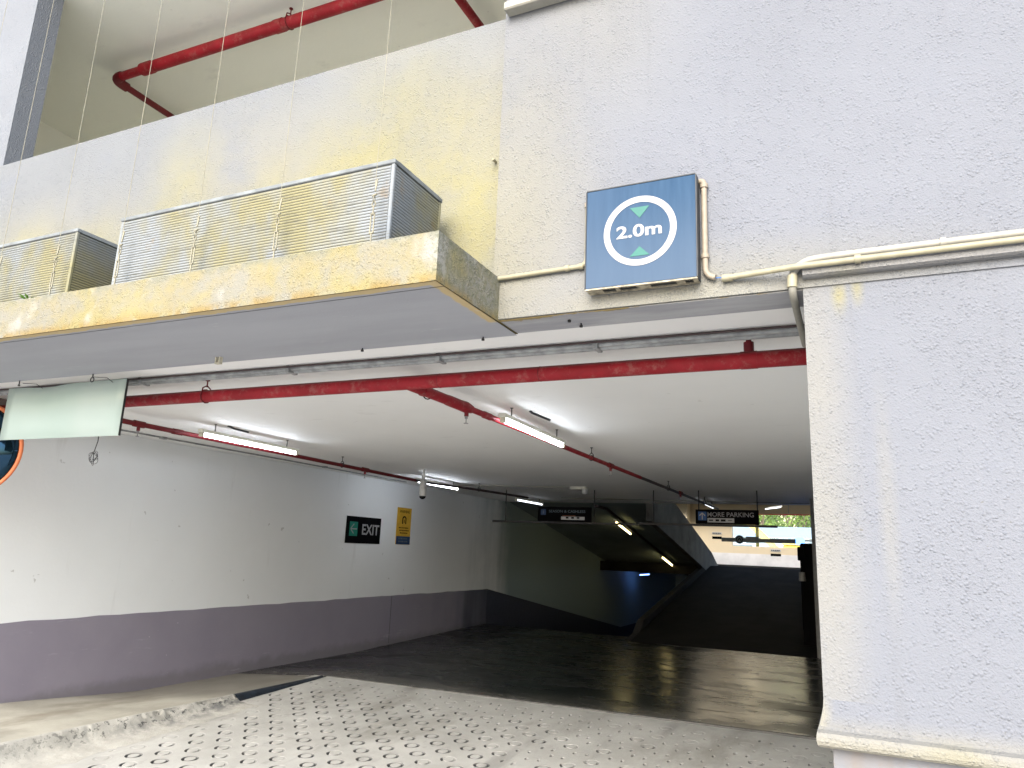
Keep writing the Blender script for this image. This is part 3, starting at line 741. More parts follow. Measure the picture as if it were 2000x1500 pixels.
# ================================================================== HEIGHT SIGN
sx0, sx1, sz0, sz1, sy = -.870, -.459, .957, 1.351, 2.46
T = thing('height_sign', 'blue square sign box reading 2.0m in a white ring above the entrance', 'sign'); T.location = ((sx0+sx1)/2, YF, sz0)
def at(par, o): o.parent = par; o.matrix_parent_inverse = Matrix.Translation(-par.location); return o
m = MB(); m.bbox(sx0+.004, sx1-.004, sy+.004, YF-.004, sz0+.012, sz1-.001, .003); at(T, m.build('case', M['sign_frame']))
m = MB(); m.bbox(sx0, sx1, sy-.002, sy+.0035, sz0, sz1, .0015); at(T, m.build('face', M['sign_blue']))
m = MB(); fr = .004
m.box(sx0-.001, sx1+.001, sy-.004, sy+.012, sz1+.0002, sz1+fr); m.box(sx1+.0002, sx1+fr, sy-.004, YF-.006, sz0, sz1)
m.box(sx0-fr, sx0-.0002, sy-.004, sy+.012, sz0, sz1)
at(T, m.build('frame', M['sign_frame']))
m = MB(); m.box(sx0-.002, sx1+.002, sy-.001, sy+.009, sz0-.006, sz0-.0005); m.box(sx0, sx1, sy+.046, YF-.006, sz0-.006, sz0-.0005)
for a_, b_ in ((0, .06), (.11, .125), (.19, .24), (.335, .365), (.395, .411)): m.box(sx0+a_, sx0+b_, sy+.009, sy+.046, sz0-.0055, sz0-.001)
at(T, m.build('bottom_plate', M['sign_bottom']))
cx_, cz_ = -.664, 1.162
m = MB(); n = 72; V = []
for k in range(n):
    q = 2*PI*k/n
    for r_ in (.137, .113): V.append((cx_+r_*math.cos(q), sy-.0035, cz_+r_*math.sin(q)))
m.add(V, [(2*k, 2*((k+1) % n), 2*((k+1) % n)+1, 2*k+1) for k in range(n)])
at(T, m.build('ring', M['white_ink']))
for z_, s_ in ((1.236, -1), (1.081, 1)):
    m = MB(); apex = -.026 if s_ < 0 else .026
    base = z_ + (.020 if s_ < 0 else -.018)
    m.add([(cx_-.037, sy-.0035, base), (cx_+.037, sy-.0035, base), (cx_, sy-.0035, base+(-.044 if s_ < 0 else .037))], [(0,1,2)])
    at(T, m.build('triangle', M['teal_ink']))
def text_obj(txt, mat, x0, x1, z0, z1, origin, ux, uz, off=.0, name='lettering', parent=None):
    """flat letters fitted in the box x0..x1, z0..z1 of the plane origin + x*ux + z*uz"""
    cu = D.curves.new('lettering', 'FONT'); cu.body = txt; cu.size = 1; cu.offset = off; cu.resolution_u = 4; cu.fill_mode = 'BOTH'
    tmp = D.objects.new('lettering_tmp', cu); COL.objects.link(tmp)
    dg = bpy.context.evaluated_depsgraph_get(); dg.update()
    me = D.meshes.new_from_object(tmp.evaluated_get(dg)); D.objects.remove(tmp)
    xs = [v.co.x for v in me.vertices]; ys = [v.co.y for v in me.vertices]
    ax, bx, ay, by = min(xs), max(xs), min(ys), max(ys)
    for v in me.vertices:
        u = x0+(v.co.x-ax)/(bx-ax)*(x1-x0); w = z0+(v.co.y-ay)/(by-ay)*(z1-z0)
        v.co = Vector(origin)+Vector(ux)*u+Vector(uz)*w
    me.materials.clear(); me.materials.append(mat); me.name = name
    return at(parent, link(D.objects.new(name, me)))
text_obj('2.0m', M['white_ink'], -.752, -.581, 1.138, 1.188, (0, sy-.0036, 0), (1,0,0), (0,0,1), .026, parent=T)
# ================================================================== CONDUITS ON THE FACADE
def tthing(name, label, cat, loc, group=None):
    t = thing(name, label, cat, group); t.location = loc; return t
def arc(p0, p1, p2, n=6):
    p0, p1, p2 = Vector(p0), Vector(p1), Vector(p2)
    return [p0*(1-t_)**2+p1*2*t_*(1-t_)+p2*t_*t_ for t_ in [k/n for k in range(n+1)]]
yc = YF-.014
T1 = tthing('conduit', 'cream conduit running from behind the sign left to the ledge corner', 'pipe', (-1.0, YF, 1.07), 'conduits fixed to the facade wall')
m = MB(); m.tube([(-1.262,yc,1.064),(-.92,yc,1.071)]+arc((-.915,yc,1.071),(-.884,yc,1.072),(-.884,yc,1.105))+[(-.884,yc,1.325)], .0095, 10)
at(T1, m.build('pipe', M['pvc']))
for x, z in ((-.963, 1.0705), (-.905, 1.0715)): at(T1, MB().tube([(x-.009,yc,z),(x+.009,yc,z)], .0125, 10).build('coupling', M['pvc']))
at(T1, MB().tube([(-.884,yc,1.312),(-.884,yc,1.33)], .013, 10).build('coupling', M['pvc_pink']))
T2 = tthing('conduit', 'faded pinkish conduit rising along the right side of the height sign', 'pipe', (-.44, YF, 1.0), 'conduits fixed to the facade wall')
m = MB(); m.tube([(-.455,yc+.005,1.345)]+arc((-.45,yc,1.343),(-.437,yc,1.343),(-.437,yc,1.328))+[(-.437,yc,1.06),(-.437,yc,1.01)]+arc((-.437,yc,1.0),(-.435,yc,.972),(-.402,yc-.004,.962)), .0105, 12)
at(T2, m.build('pipe', M['pvc_pink']))
for z in (1.322, 1.048): at(T2, MB().tube([(-.437,yc,z-.008),(-.437,yc,z+.008)], .0145, 12).build('coupling', M['pvc_pink']))
at(T2, MB().tube([(-.405,yc,.962),(-.365,yc,.960)], .0022, 6).build('exposed_wire', M['blue_ink']))
T3 = tthing('conduit', 'long cream conduit running right from the sign across the wall, lower of the pair', 'pipe', (0, YF, .96), 'conduits fixed to the facade wall')
yq = YF-.05
m = MB(); m.tube([(-.378,yc,.957),(-.2,yq+.01,.956),(-.13,yq,.9555),(2.5,yq,.975)], .0105, 12)
at(T3, m.build('pipe', M['pvc']))
at(T3, MB().tube([(-.38,yc,.957),(-.345,yc,.957)], .0135, 12).build('coupling', M['pvc']))
for x in (.052, .82): at(T3, MB().tube([(x-.009,yq,.9575),(x+.009,yq,.9577)], .0145, 12).build('coupling', M['pvc']))
T4 = tthing('conduit', 'white conduit with an elbow turning down into the entrance, upper of the pair', 'pipe', (0, YF, .99), 'conduits fixed to the facade wall')
yw = YF-.018
m = MB(); m.tube([(2.5,yw,1.004),(.0,yw,.990),(-.06,yw,.988)]+arc((-.08,yw,.987),(-.125,yw,.983),(-.146,yw-.004,.945))+[(-.150,yw-.006,.905)]+arc((-.150,yw-.006,.900),(-.152,yw,.872),(-.150,YF+.04,.868))+[(-.150,YF+.30,.864),(-.150,YF+.6,.864)], .0125, 12)
at(T4, m.build('pipe', M['pvc_white']))
at(T4, MB().tube([(-.149,yw-.006,.935),(-.151,yw-.006,.893)], .0165, 12).build('elbow', M['pvc']))
at(T4, MB().tube([(.288,yw,.9915),(.304,yw,.9916)], .0165, 12).build('coupling', M['pvc_white']))
# ================================================================== SOFFIT HOOKS
def hook(x, y, z, l, label, mat='steel_dark', loop=False):
    t = tthing('ceiling_hook', label, 'hook', (x, y, z), 'small metal hooks under the beam edge')
    at(t, MB().tube([(x,y,z+.002),(x,y,z-l)], .0035, 6).build('stem', M[mat]))
    if loop: at(t, MB().tube([(x+.014*math.cos(q*PI/6+PI/2), y, z-l-.014+.014*math.sin(q*PI/6+PI/2)) for q in range(12)], .003, 5).build('loop', M[mat]))
    else: at(t, MB().tube([(x,y,z-l-.004),(x,y,z-l+.004)], .007, 8).build('nut', M[mat]))
ZS = ZB-.0085
hook(-3.93, 2.70, ZS, .020, 'ring hook above the right part of the blank board', loop=True)
hook(-4.60, 2.70, ZS, .03, 'bent hook above the left part of the blank board')
hook(-.957, 2.66, ZB, .012, 'bolt under the beam below the height sign, lower one', )
hook(-.985, 2.60, ZB, .006, 'rusty nail head under the beam, left of the bolt')
hook(-1.413, 2.69, ZS, .012, 'bolt under the ledge near the inner corner')
hook(-2.044, 2.69, ZS, .012, 'small bolt at the back edge of the ledge soffit, middle')
T5 = tthing('ceiling_hook', 'cream bracket under the ledge soffit near the branch of the conduits', 'hook', (-2.87, 2.62, ZS), 'small metal hooks under the beam edge')
at(T5, MB().box(-2.888,-2.882,2.61,2.63,ZS-.03,ZS).box(-2.862,-2.856,2.61,2.63,ZS-.03,ZS).box(-2.888,-2.856,2.61,2.63,ZS-.036,ZS-.03).build('bracket', M['lamp_end']))
# ================================================================== BLANK BOARD, CABLE COIL, MIRROR
T6 = tthing('hanging_board', 'blank pale mint signboard hanging under the ledge at far left', 'signboard', (-4.38, 2.85, .72))
m = MB(); V = []; n = 14
bx0, bx1, bz0, bz1 = -4.952, -3.835, .548, .886
for k in range(n+1):
    x = bx0+(bx1-bx0)*k/n; s_ = -.012*math.exp(-((x+4.6)/.16)**2)
    V += [(x, 2.85, bz0), (x, 2.85+s_*.3, bz1-.08), (x, 2.85-s_*2, bz1+s_*.6), (x, 2.856, bz0), (x, 2.856+s_*.3, bz1-.08), (x, 2.856-s_*2, bz1+s_*.6)]
F = []
for k in range(n):
    a_, b_ = k*6, (k+1)*6
    F += [(a_, b_, b_+1, a_+1), (a_+1, b_+1, b_+2, a_+2), (a_+3, a_+4, b_+4, b_+3), (a_+4, a_+5, b_+5, b_+4), (a_+2, b_+2, b_+5, a_+5), (a_, a_+3, b_+3, b_)]
F += [(0,1,4,3),(1,2,5,4),(n*6,n*6+3,n*6+4,n*6+1),(n*6+1,n*6+4,n*6+5,n*6+2)]
m.add(V, F, True); at(T6, m.build('panel', M['board']))
at(T6, MB().box(bx1+.0004, bx1+.0014, 2.846, 2.860, bz0, bz1).build('edge_trim', M['steel_dark']))
for x in (-3.95, -4.60): at(T6, MB().tube([(x,2.845,.868),(x+.004,2.80,.885),(x,2.72,.872)], .002, 5).build('tie_wire', M['steel_dark']))
T7 = tthing('cable_coil', 'tangled coil of black wire hanging below the blank board', 'cable', (-4.03, 2.86, .42))
m = MB(); rnd = random.Random(5)
m.tube([(-4.02,2.86,.56),(-4.022,2.862,.52),(-4.028,2.86,.49),(-4.036,2.86,.462)], .0028, 6)
for k in range(6):
    cxk = -4.035+rnd.uniform(-.012,.012); czk = .422+rnd.uniform(-.010,.008); rx = rnd.uniform(.018,.032); rzz = rnd.uniform(.024,.040); tl = rnd.uniform(-.6,.6)
    pts = []
    for q in range(19):
        t_ = 2*PI*q/18+rnd.uniform(0,.1); u, w = rx*math.cos(t_), rzz*math.sin(t_)
        pts.append((cxk+u*math.cos(tl)-w*math.sin(tl), 2.86+.01*math.sin(t_*1.5+k), czk+u*math.sin(tl)+w*math.cos(tl)))
    m.tube(pts, .0014, 5)
at(T7, m.build('wire_loops', M['steel_dark']))
T8 = tthing('convex_mirror', 'round convex traffic mirror with orange rim at the left picture edge', 'mirror', (-5.525, 2.99, .53))
T8.rotation_euler = (0, 0, math.radians(38))
m = MB(); m.lathe([(.315*math.sin(q), -.085*math.cos(q)) for q in [PI/2*k/8 for k in range(9)]], (0,0,0), 'y', 40); m.build('glass', M['mirror'], T8)
m = MB(); m.tube([(.325*math.cos(2*PI*k/48), 0, .325*math.sin(2*PI*k/48)) for k in range(49)], .014, 8, caps=False); m.build('rim', M['orange'], T8)
m = MB(); m.lathe([(.0,.08),(.2,.06),(.31,.0)], (0,0,0), 'y', 30); m.build('back_shell', M['orange'], T8)
MB().tube([(0,.07,0),(-.1,.3,.0),(-.3,.6,.0)], .02, 8).build('bracket', M['galv'], T8)
# ================================================================== RED SPRINKLER PIPES
def clevis(par, x, y, z, r, axis, top=CZ, mat='steel_dark'):
    m = MB(); rr = r+.004; pts = []
    for q in range(13):
        t_ = 2*PI*q/12
        pts.append((x, y+rr*math.cos(t_), z+rr*math.sin(t_)) if axis == 'x' else (x+rr*math.cos(t_), y, z+rr*math.sin(t_)))
    m.tube(pts, .004, 5, caps=False)
    d_ = rr*.9
    if axis == 'x': m.tube([(x,y-d_,z),(x,y-d_*.8,z+r+.012),(x,y,z+r+.03),(x,y+d_*.8,z+r+.012),(x,y+d_,z)], .0045, 5)
    else: m.tube([(x-d_,y,z),(x-d_*.8,y,z+r+.012),(x,y,z+r+.03),(x+d_*.8,y,z+r+.012),(x+d_,y,z)], .0045, 5)
    m.tube([(x,y,z+r+.02),(x,y,top)], .004, 6); m.tube([(x,y,top-.006),(x,y,top)], .014, 8)
    return at(par, m.build('hanger', M[mat]))
P1 = tthing('sprinkler_pipe', 'thick red pipe crossing the full width of the entrance', 'pipe', (-3, 3.24, .845), 'red sprinkler pipes under the entrance ceiling')
at(P1, MB().tube([(-6.2,3.225,.845),(.2,3.238,.845)], .0375, 20).build('pipe', M['red']))
for x in (-1.37, -1.94): at(P1, MB().tube([(x-.0015,3.234,.845),(x+.0015,3.234,.845)], .0385, 20).build('seam', M['dark_red']))
clevis(P1, -3.61, 3.23, .845, .0375, 'x', mat='dark_red')
at(P1, MB().tube([(-.385,3.237,.845),(-.385,3.237,.925)], .022, 12).tube([(-.385,3.237,.915),(-.385,3.237,.948)], .012, 10).build('stub', M['dark_red']))
at(P1, MB().tube([(-.42,3.237,.845),(-.35,3.237,.845)], .0395, 20).build('coupling', M['red']))
def sprinkler(par, x, y, z):
    m = MB(); m.tube([(x,y,z),(x,y,z-.03)], .014, 10); at(par, m.build('drop_nipple', M['dark_red']))
    m = MB(); m.tube([(x,y,z-.03),(x,y,z-.045)], .010, 8); m.tube([(x,y,z-.045),(x,y,z-.072)], .004, 6); m.tube([(x,y,z-.072),(x,y,z-.075)], .015, 10)
    at(par, m.build('sprinkler_head', M['galv']))
P2 = tthing('sprinkler_pipe', 'red branch pipe running inward from the thick pipe under the middle of the ceiling', 'pipe', (-2.19, 6, .85), 'red sprinkler pipes under the entrance ceiling')
at(P2, MB().tube([(-2.165,3.24,.847),(-2.17,3.98,.85)], .030, 16).build('pipe', M['red']))
at(P2, MB().tube([(-2.17,3.98,.85),(-2.19,6.2,.85),(-2.2,8.2,.85)], .0195, 12).build('pipe', M['red']))
at(P2, MB().tube([(-2.2,8.2,.85),(-2.235,13.6,.85)], .018, 10).build('pipe', M['old_pipe']))
at(P2, MB().tube([(-2.168,3.70,.8485),(-2.169,3.73,.849),(-2.17,3.86,.849),(-2.17,3.95,.85),(-2.171,4.02,.85)], [.031,.033,.033,.036,.026], 16).build('tee', M['red']))
at(P2, MB().tube([(-2.173,4.20,.85),(-2.174,4.30,.85)], .0235, 12).build('coupling', M['red']))
at(P2, MB().tube([(-2.166,3.42,.8475),(-2.166,3.44,.8475)], .034, 12).build('coupling', M['red']))
sprinkler(P2, -2.17, 3.96, .824)
for y_ in (7.05, 10.3): at(P2, MB().tube([(-2.195,y_-.06,.85),(-2.195,y_+.06,.85)], .026, 12).build('tee', M['dark_red'])); sprinkler(P2, -2.195, y_, .826)
for y_ in (3.52, 6.45, 9.6, 12.2): clevis(P2, -2.185-.003*(y_-3.5), y_, .85, .0195 if y_ > 4 else .03, 'y')
P3 = tthing('sprinkler_pipe', 'thinner dark red pipe running inward near the white side wall', 'pipe', (-5.2, 6, .85), 'red sprinkler pipes under the entrance ceiling')
at(P3, MB().tube([(-5.10,3.2,.85),(-5.13,3.83,.85),(-5.24,6.12,.85),(-5.36,8.45,.85)], .0205, 12).build('pipe', M['dark_red']))
at(P3, MB().tube([(-5.36,8.9,.85),(-5.2,9.6,.85),(-4.99,11.4,.85)], .018, 10).build('pipe', M['old_pipe']))
at(P3, MB().tube([(-5.36,8.45,.85),(-5.36,8.9,.85)], .018, 10).build('pipe', M['old_pipe']))
at(P3, MB().tube([(-5.135,3.93,.85),(-5.14,4.03,.85)], .027, 12).build('tee', M['dark_red'])); sprinkler(P3, -5.137, 3.98, .826)
at(P3, MB().tube([(-5.155,4.32,.85),(-5.158,4.42,.85)], .0245, 12).build('coupling', M['dark_red']))
at(P3, MB().tube([(-5.28,7.15,.85),(-5.285,7.27,.85)], .027, 12).build('tee', M['dark_red'])); sprinkler(P3, -5.283, 7.21, .826)
for y_, x_ in ((6.75, -5.27), (9.9, -5.14)): clevis(P3, x_, y_, .85, .0205, 'y')
P4 = tthing('sprinkler_pipe', 'red pipe with a right-angle elbow under the upper storey ceiling', 'pipe', (-4, 3.25, 3.4), 'red sprinkler pipes of the upper storey')
zu_ = 3.68
at(P4, MB().tube([(-5.36,3.455,zu_),(-4.98,3.46,zu_)], .034, 16).build('pipe', M['red']))
at(P4, MB().tube([(-4.98,3.46,zu_),(-1.0,3.51,zu_)], .045, 18).build('pipe', M['red']))
at(P4, MB().tube([(-5.40,3.56,zu_),(-5.41,7.9,zu_)], .027, 14).build('pipe', M['dark_red']))
at(P4, MB().tube([(-5.30,3.455,zu_)]+arc((-5.32,3.455,zu_),(-5.40,3.455,zu_),(-5.40,3.535,zu_))+[(-5.40,3.58,zu_)], .040, 14).build('elbow', M['dark_red']))
at(P4, MB().tube([(-5.06,3.459,zu_),(-4.95,3.46,zu_)], .050, 16).build('coupling', M['red']))
at(P4, MB().tube([(-3.68,3.476,zu_),(-3.60,3.477,zu_)], .049, 16).build('coupling', M['red']))
clevis(P4, -3.55, 3.478, zu_, .045, 'x', 3.8, 'dark_red')
P5 = tthing('sprinkler_pipe', 'short red pipe seen at the top right of the upper opening', 'pipe', (-2.25, 4, 3.67), 'red sprinkler pipes of the upper storey')
at(P5, MB().tube([(-2.28,3.3,3.67),(-2.20,7.9,3.67)], .032, 14).build('pipe', M['red']))
# ================================================================== GREY CONDUIT PAIR under the ceiling
P6 = tthing('conduit', 'pair of grey steel conduits crossing the ceiling in front of the red pipe', 'pipe', (-2, 3.01, .90))
at(P6, MB().tube([(-6.2,3.075,.928),(.2,3.155,.928)], .0165, 12).build('pipe', M['galv']))
at(P6, MB().tube([(-6.2,3.045,.932),(.2,3.122,.932)], .0125, 12).build('pipe', M['galv']))
at(P6, MB().tube([(-6.2,3.018,.938),(.2,3.092,.938)], .006, 8).build('pipe', M['old_pipe']))
for x in (-4.0, -2.83, -1.87, -1.04): at(P6, MB().bbox(x-.012, x+.012, 3.02+.0122*(x+6.2), 3.10+.0122*(x+6.2), .908, .948, .003).build('bracket', M['galv']))
P7 = tthing('conduit', 'thin conduit along the top of the white side wall', 'pipe', (-6.19, 6, .93))
at(P7, MB().tube([(-6.17,2.9,.938),(-6.22,7,.938),(-6.25,9.6,.938)], .008, 8).build('pipe', M['galv']))
for y_ in (5.1, 7.6): at(P7, MB().bbox(-6.23, -6.18, y_-.03, y_+.03, .925, .948, .003).build('bracket', M['galv']))
P8 = tthing('conduit', 'thin white conduit across the ceiling to the detector', 'pipe', (-4.6, 10.3, .94))
at(P8, MB().tube([(-5.7,10.1,.94),(-3.86,10.45,.94)], .009, 8).build('pipe', M['pvc_white']))
P9 = tthing('conduit', 'thin white conduit across the ceiling near its far edge', 'pipe', (-2.6, 13, .94))
at(P9, MB().tube([(-4.85,12.6,.94),(-.68,13.4,.94)], .009, 8).build('pipe', M['pvc_white']))
# ================================================================== FLUORESCENT LAMPS
LG = 'fluorescent lamps under the ceiling'
def lamp(x, y, z, L_, label, tube='tube_cool', ang=0, top=CZ, pitch=0, rods=True):
    t = thing('fluorescent_lamp', label, 'lamp', LG); t.location = (x, y, z); t.rotation_euler = (pitch, 0, ang)
    MB().bbox(-.026, .026, -L_/2-.02, L_/2+.02, .012, .040, .005).build('batten', M['batten'], t)
    for s_ in (-1, 1): MB().bbox(-.018, .018, s_*(L_/2-.004)-.016, s_*(L_/2-.004)+.016, -.022, .013, .004).build('end_cap', M['lamp_end'], t)
    MB().tube([(0,-L_/2+.014,-.006),(0,L_/2-.014,-.006)], .0135, 12).build('tube', M[tube], t)
    if rods:
        for s_ in (-.38, .38): MB().tube([(0,s_*L_,.040),(0,s_*L_,top-z)], .0045, 6).tube([(0,s_*L_,top-z-.004),(0,s_*L_,top-z)], .012, 8).build('hanger_rod', M['steel_dark'], t)
    return t
lamp(-2.125, 4.96, .842, 1.22, 'lit fluorescent lamp beside the middle red branch pipe, nearest on the ceiling middle', 'tube_near', ang=.03)
lamp(-4.985, 5.06, .842, 1.22, 'lit fluorescent lamp above the dark red pipe, nearest the side wall', 'tube_near', ang=.026)
lamp(-5.47, 9.25, .862, 1.22, 'lit fluorescent lamp above the white camera dome', 'tube_near', ang=.022)
lamp(-5.482, 12.62, .862, 1.22, 'lit fluorescent lamp left of the dim hanging sign', ang=0)
lamp(-2.28, 12.9, .862, 1.22, 'lit fluorescent lamp just above the MORE PARKING sign', ang=.04)
sp_ = -math.atan(.178)
lamp(-4.55, 15.55, zc(15.55)-.12, 1.22, 'lit lamp on the sloping ceiling, upper of the row', 'tube_warm', 0, zc(15.55), sp_, False)
lamp(-4.5, 19.4, zc(19.4)-.12, 1.22, 'lit lamp on the sloping ceiling, second of the row', 'tube_warm', 0, zc(19.4), sp_, False)
lamp(-4.6, 25.5, zc(22)-.12, 1.22, 'small bluish lamp at the bottom of the basement ramp', 'tube_blue', PI/2, zc(22), 0, False)
lamp(-6.1, 23.2, zc(22)-.12, 1.22, 'bluish lamp at the basement wall past the ramp', 'tube_blue', 0, zc(22), 0, False)
# small fittings left on the ceiling
T9 = tthing('ceiling_fitting', 'bent dark bracket hanging beside the middle lamp', 'bracket', (-1.98, 4.72, CZ))
at(T9, MB().tube([(-2.03,4.62,CZ),(-2.02,4.64,.935),(-1.94,4.78,.905)], .009, 8).build('arm', M['steel_dark']))
T9 = tthing('ceiling_fitting', 'short dark bracket above the lamp nearest the side wall', 'bracket', (-4.85, 4.72, CZ))
at(T9, MB().tube([(-4.92,4.68,CZ),(-4.90,4.74,.93),(-4.85,4.86,.915)], .009, 8).build('arm', M['steel_dark']))
T9 = tthing('ceiling_fitting', 'small hooked wire on the ceiling between red pipes at left', 'bracket', (-4.6, 3.55, CZ))
at(T9, MB().tube([(-4.65,3.58,CZ),(-4.655,3.58,.92)], .004, 6).tube([(-4.68,3.56,CZ),(-4.62,3.6,.937),(-4.61,3.6,.92)], .004, 6).build('arm', M['galv']))
# detector
T9 = tthing('smoke_detector', 'white detector box with a dome on the ceiling far inside', 'detector', (-3.72, 10.45, CZ))
at(T9, MB().bbox(-3.87,-3.62,10.40,10.52,.905,CZ,.008).build('base', M['batten']))
at(T9, MB().lathe([(0,-.07),(.035,-.066),(.045,-.04),(.04,0)], (-3.64,10.42,.905), 'z', 16).build('dome', M['camera_white']))
# cctv
T9 = tthing('security_camera', 'white cylindrical dome camera hanging below the lamp', 'camera', (-4.95, 8, .7))
at(T9, MB().tube([(-4.95,8,.948),(-4.95,8,.80)], .016, 10).build('stem', M['camera_white']))
at(T9, MB().lathe([(0,.01),(.044,.0),(.047,-.03),(.046,-.19),(.043,-.205)], (-4.95,8,.81), 'z', 20).build('housing', M['camera_white']))
at(T9, MB().lathe([(.042,0),(.038,-.02),(.02,-.036),(0,-.04)], (-4.95,8,.604), 'z', 18).build('dome', M['camera_glass']))
# ================================================================== WALL SIGNS on the side wall
def wall_sign(y0, y1, z0, z1, label, mat, name):
    t = tthing(name, label, 'sign', (XL+.005, (y0+y1)/2, z0)); at(t, MB().bbox(XL+.002, XL+.012, y0, y1, z0, z1, .002).build('panel', M[mat])); return t
xs = XL+.0135
E_ = wall_sign(8.53, 9.363, -.010, .366, 'black EXIT sign with a green arrow panel on the side wall', 'black', 'exit_sign')
at(E_, MB().bbox(XL+.012, xs, 8.60, 8.79, .09, .29, .0004).build('arrow_panel', M['green_ink']))
m = MB(); yy = 8.695; zz = .190
def bar(m, p, q, w, x):
    p, q = Vector(p), Vector(q); d_ = (q-p).normalized(); n_ = Vector((-d_.y, d_.x))*w/2
    m.add([(x, *(p+n_)), (x, *(q+n_)), (x, *(q-n_)), (x, *(p-n_))], [(0,1,2,3)])
bar(m, (8.625, zz), (8.775, zz), .016, xs+.0005); bar(m, (8.625, zz), (8.70, zz+.07), .016, xs+.0009); bar(m, (8.625, zz), (8.70, zz-.065), .016, xs+.0013)
at(E_, m.build('arrow', M['white_ink']))
text_obj('EXIT', M['white_ink'], 8.90, 9.32, .115, .265, (XL+.0128, 0, 0), (0,1,0), (0,0,1), .02, parent=E_)
Wn = wall_sign(9.79, 10.19, .0, .567, 'yellow and dark warning notice beside the EXIT sign', 'yellow_sign', 'warning_sign')
at(Wn, MB().bbox(XL+.012, xs, 9.792, 10.188, .002, .125, .0004).build('lower_panel', M['deep_blue']))
text_obj('WARNING', M['dark_ink'], 9.85, 10.13, .485, .53, (XL+.0128, 0, 0), (0,1,0), (0,0,1), .02, parent=Wn)
m = MB(); pts = []
for k in range(13):
    q = PI*k/12; pts.append((9.99+.06*math.cos(q), .395+.045*math.sin(q)))
pts = [(10.05, .315)]+pts+[(9.93, .315)]
inner = [(10.02,.315)]+[(9.99+.03*math.cos(PI*k/12), .385+.03*math.sin(PI*k/12)) for k in range(13)]+[(9.96,.315)]
V = [(XL+.0129, *p) for p in pts]+[(XL+.0129, *p) for p in inner]; n = len(pts)
m.add(V, [(i, i+1, n+i+1, n+i) for i in range(n-1)]); bar(m, (9.99,.33), (9.99,.385), .02, XL+.0129)
at(Wn, m.build('pictogram', M['dark_ink']))
m = MB(); rnd = random.Random(2)
for r_, (za, zb) in enumerate(((.245,.265),(.205,.225),(.165,.185))):
    y_ = 9.85+.02*r_
    while y_ < 10.12-.01*r_:
        w_ = rnd.uniform(.02,.035); m.box(XL+.0122, XL+.0127, y_, y_+w_*.8, za, zb); y_ += w_+.006
at(Wn, m.build('small_print', M['dark_ink']))
m = MB()
for za, zb in ((.08,.10),(.035,.055)):
    y_ = 9.86
    while y_ < 10.1: w_ = rnd.uniform(.02,.04); m.box(XL+.0137, XL+.0141, y_, y_+w_*.8, za, zb); y_ += w_+.008
at(Wn, m.build('small_print', M['dull_ink']))
# ================================================================== HANGING SIGNS
def hang_sign(x0, x1, z0, z1, y, bx0, bx1, label, rods):
    t = tthing('hanging_sign', label, 'sign', ((x0+x1)/2, y, z0), 'black signs hanging from the ceiling')
    at(t, MB().bbox(x0, x1, y-.02, y+.02, z0+.012, z1, .003).build('panel', M['black']))
    at(t, MB().bbox(bx0, bx1, y-.018, y+.018, z0-.022, z0+.010, .003).build('bar', M['steel_dark']))
    for x in rods: at(t, MB().tube([(x,y,z0+.008),(x,y,CZ)] if x < x0 or x > x1 else [(x,y,z1),(x,y,CZ)], .009, 6).build('rod', M['steel_dark']))
    return t
ys = 11.0-.0208
H1 = hang_sign(-2.125, -1.245, .455, .672, 11.0, -2.98, -1.0, 'black hanging sign reading MORE PARKING with an up arrow', (-2.75, -1.262, -2.08))
at(H1, MB().bbox(-2.088, -1.968, 10.978, 10.981, .515, .64, .0005).build('arrow_panel', M['blue_ink']))
m = MB()
def bary(m, p, q, w, y):
    p, q = Vector(p), Vector(q); d_ = (q-p).normalized(); n_ = Vector((-d_.y, d_.x))*w/2
    m.add([((p+n_).x, y, (p+n_).y), ((q+n_).x, y, (q+n_).y), ((q-n_).x, y, (q-n_).y), ((p-n_).x, y, (p-n_).y)], [(0,1,2,3)])
bary(m, (-2.028,.527), (-2.028,.620), .013, 10.9772); bary(m, (-2.028,.622), (-2.068,.582), .013, 10.9768); bary(m, (-2.028,.622), (-1.988,.582), .013, 10.9764)
at(H1, m.build('arrow', M['grey_ink']))
text_obj('MORE PARKING', M['white_ink'], -1.955, -1.31, .570, .636, (0, ys, 0), (1,0,0), (0,0,1), .012, parent=H1)
at(H1, MB().box(-1.955, -1.58, 10.9775, ys, .488, .551).build('sticker', M['grey_ink']))
for a_, b_, h_ in ((-1.935,-1.875,.018),(-1.84,-1.79,.028),(-1.765,-1.70,.03),(-1.665,-1.61,.008)): at(H1, MB().box(a_, b_, 10.9765, 10.9773, .519-h_/2, .519+h_/2).build('sticker_mark', M['dark_ink']))
H2 = hang_sign(-4.62, -3.73, .440, .678, 11.0, -5.43, -2.99, 'dim black hanging sign reading SEASON & CASHLESS left of the bright one', (-5.2, -3.68))
H2b = MB().bbox(-4.57, -4.48, 10.978, 10.981, .55, .64, .0005).build('arrow_panel', M['deep_blue']); at(H2, H2b)
m = MB(); bary(m, (-4.525,.57), (-4.525,.62), .010, 10.9772); at(H2, m.build('arrow', M['dull_ink']))
text_obj('SEASON & CASHLESS', M['dull_ink'], -4.43, -3.82, .59, .632, (0, ys, 0), (1,0,0), (0,0,1), .01, parent=H2)
at(H2, MB().box(-4.22, -3.83, 10.9775, ys, .480, .530).build('sticker', M['grey_ink']))
for a_ in (-4.14, -4.05, -3.96): at(H2, MB().box(a_, a_+.045, 10.9765, 10.9773, .498, .525).build('sticker_mark', M['dark_ink']))
at(H2, MB().box(-4.2, -3.98, 10.9765, 10.9773, .534, .546).build('sticker_mark', M['orange_brown']))
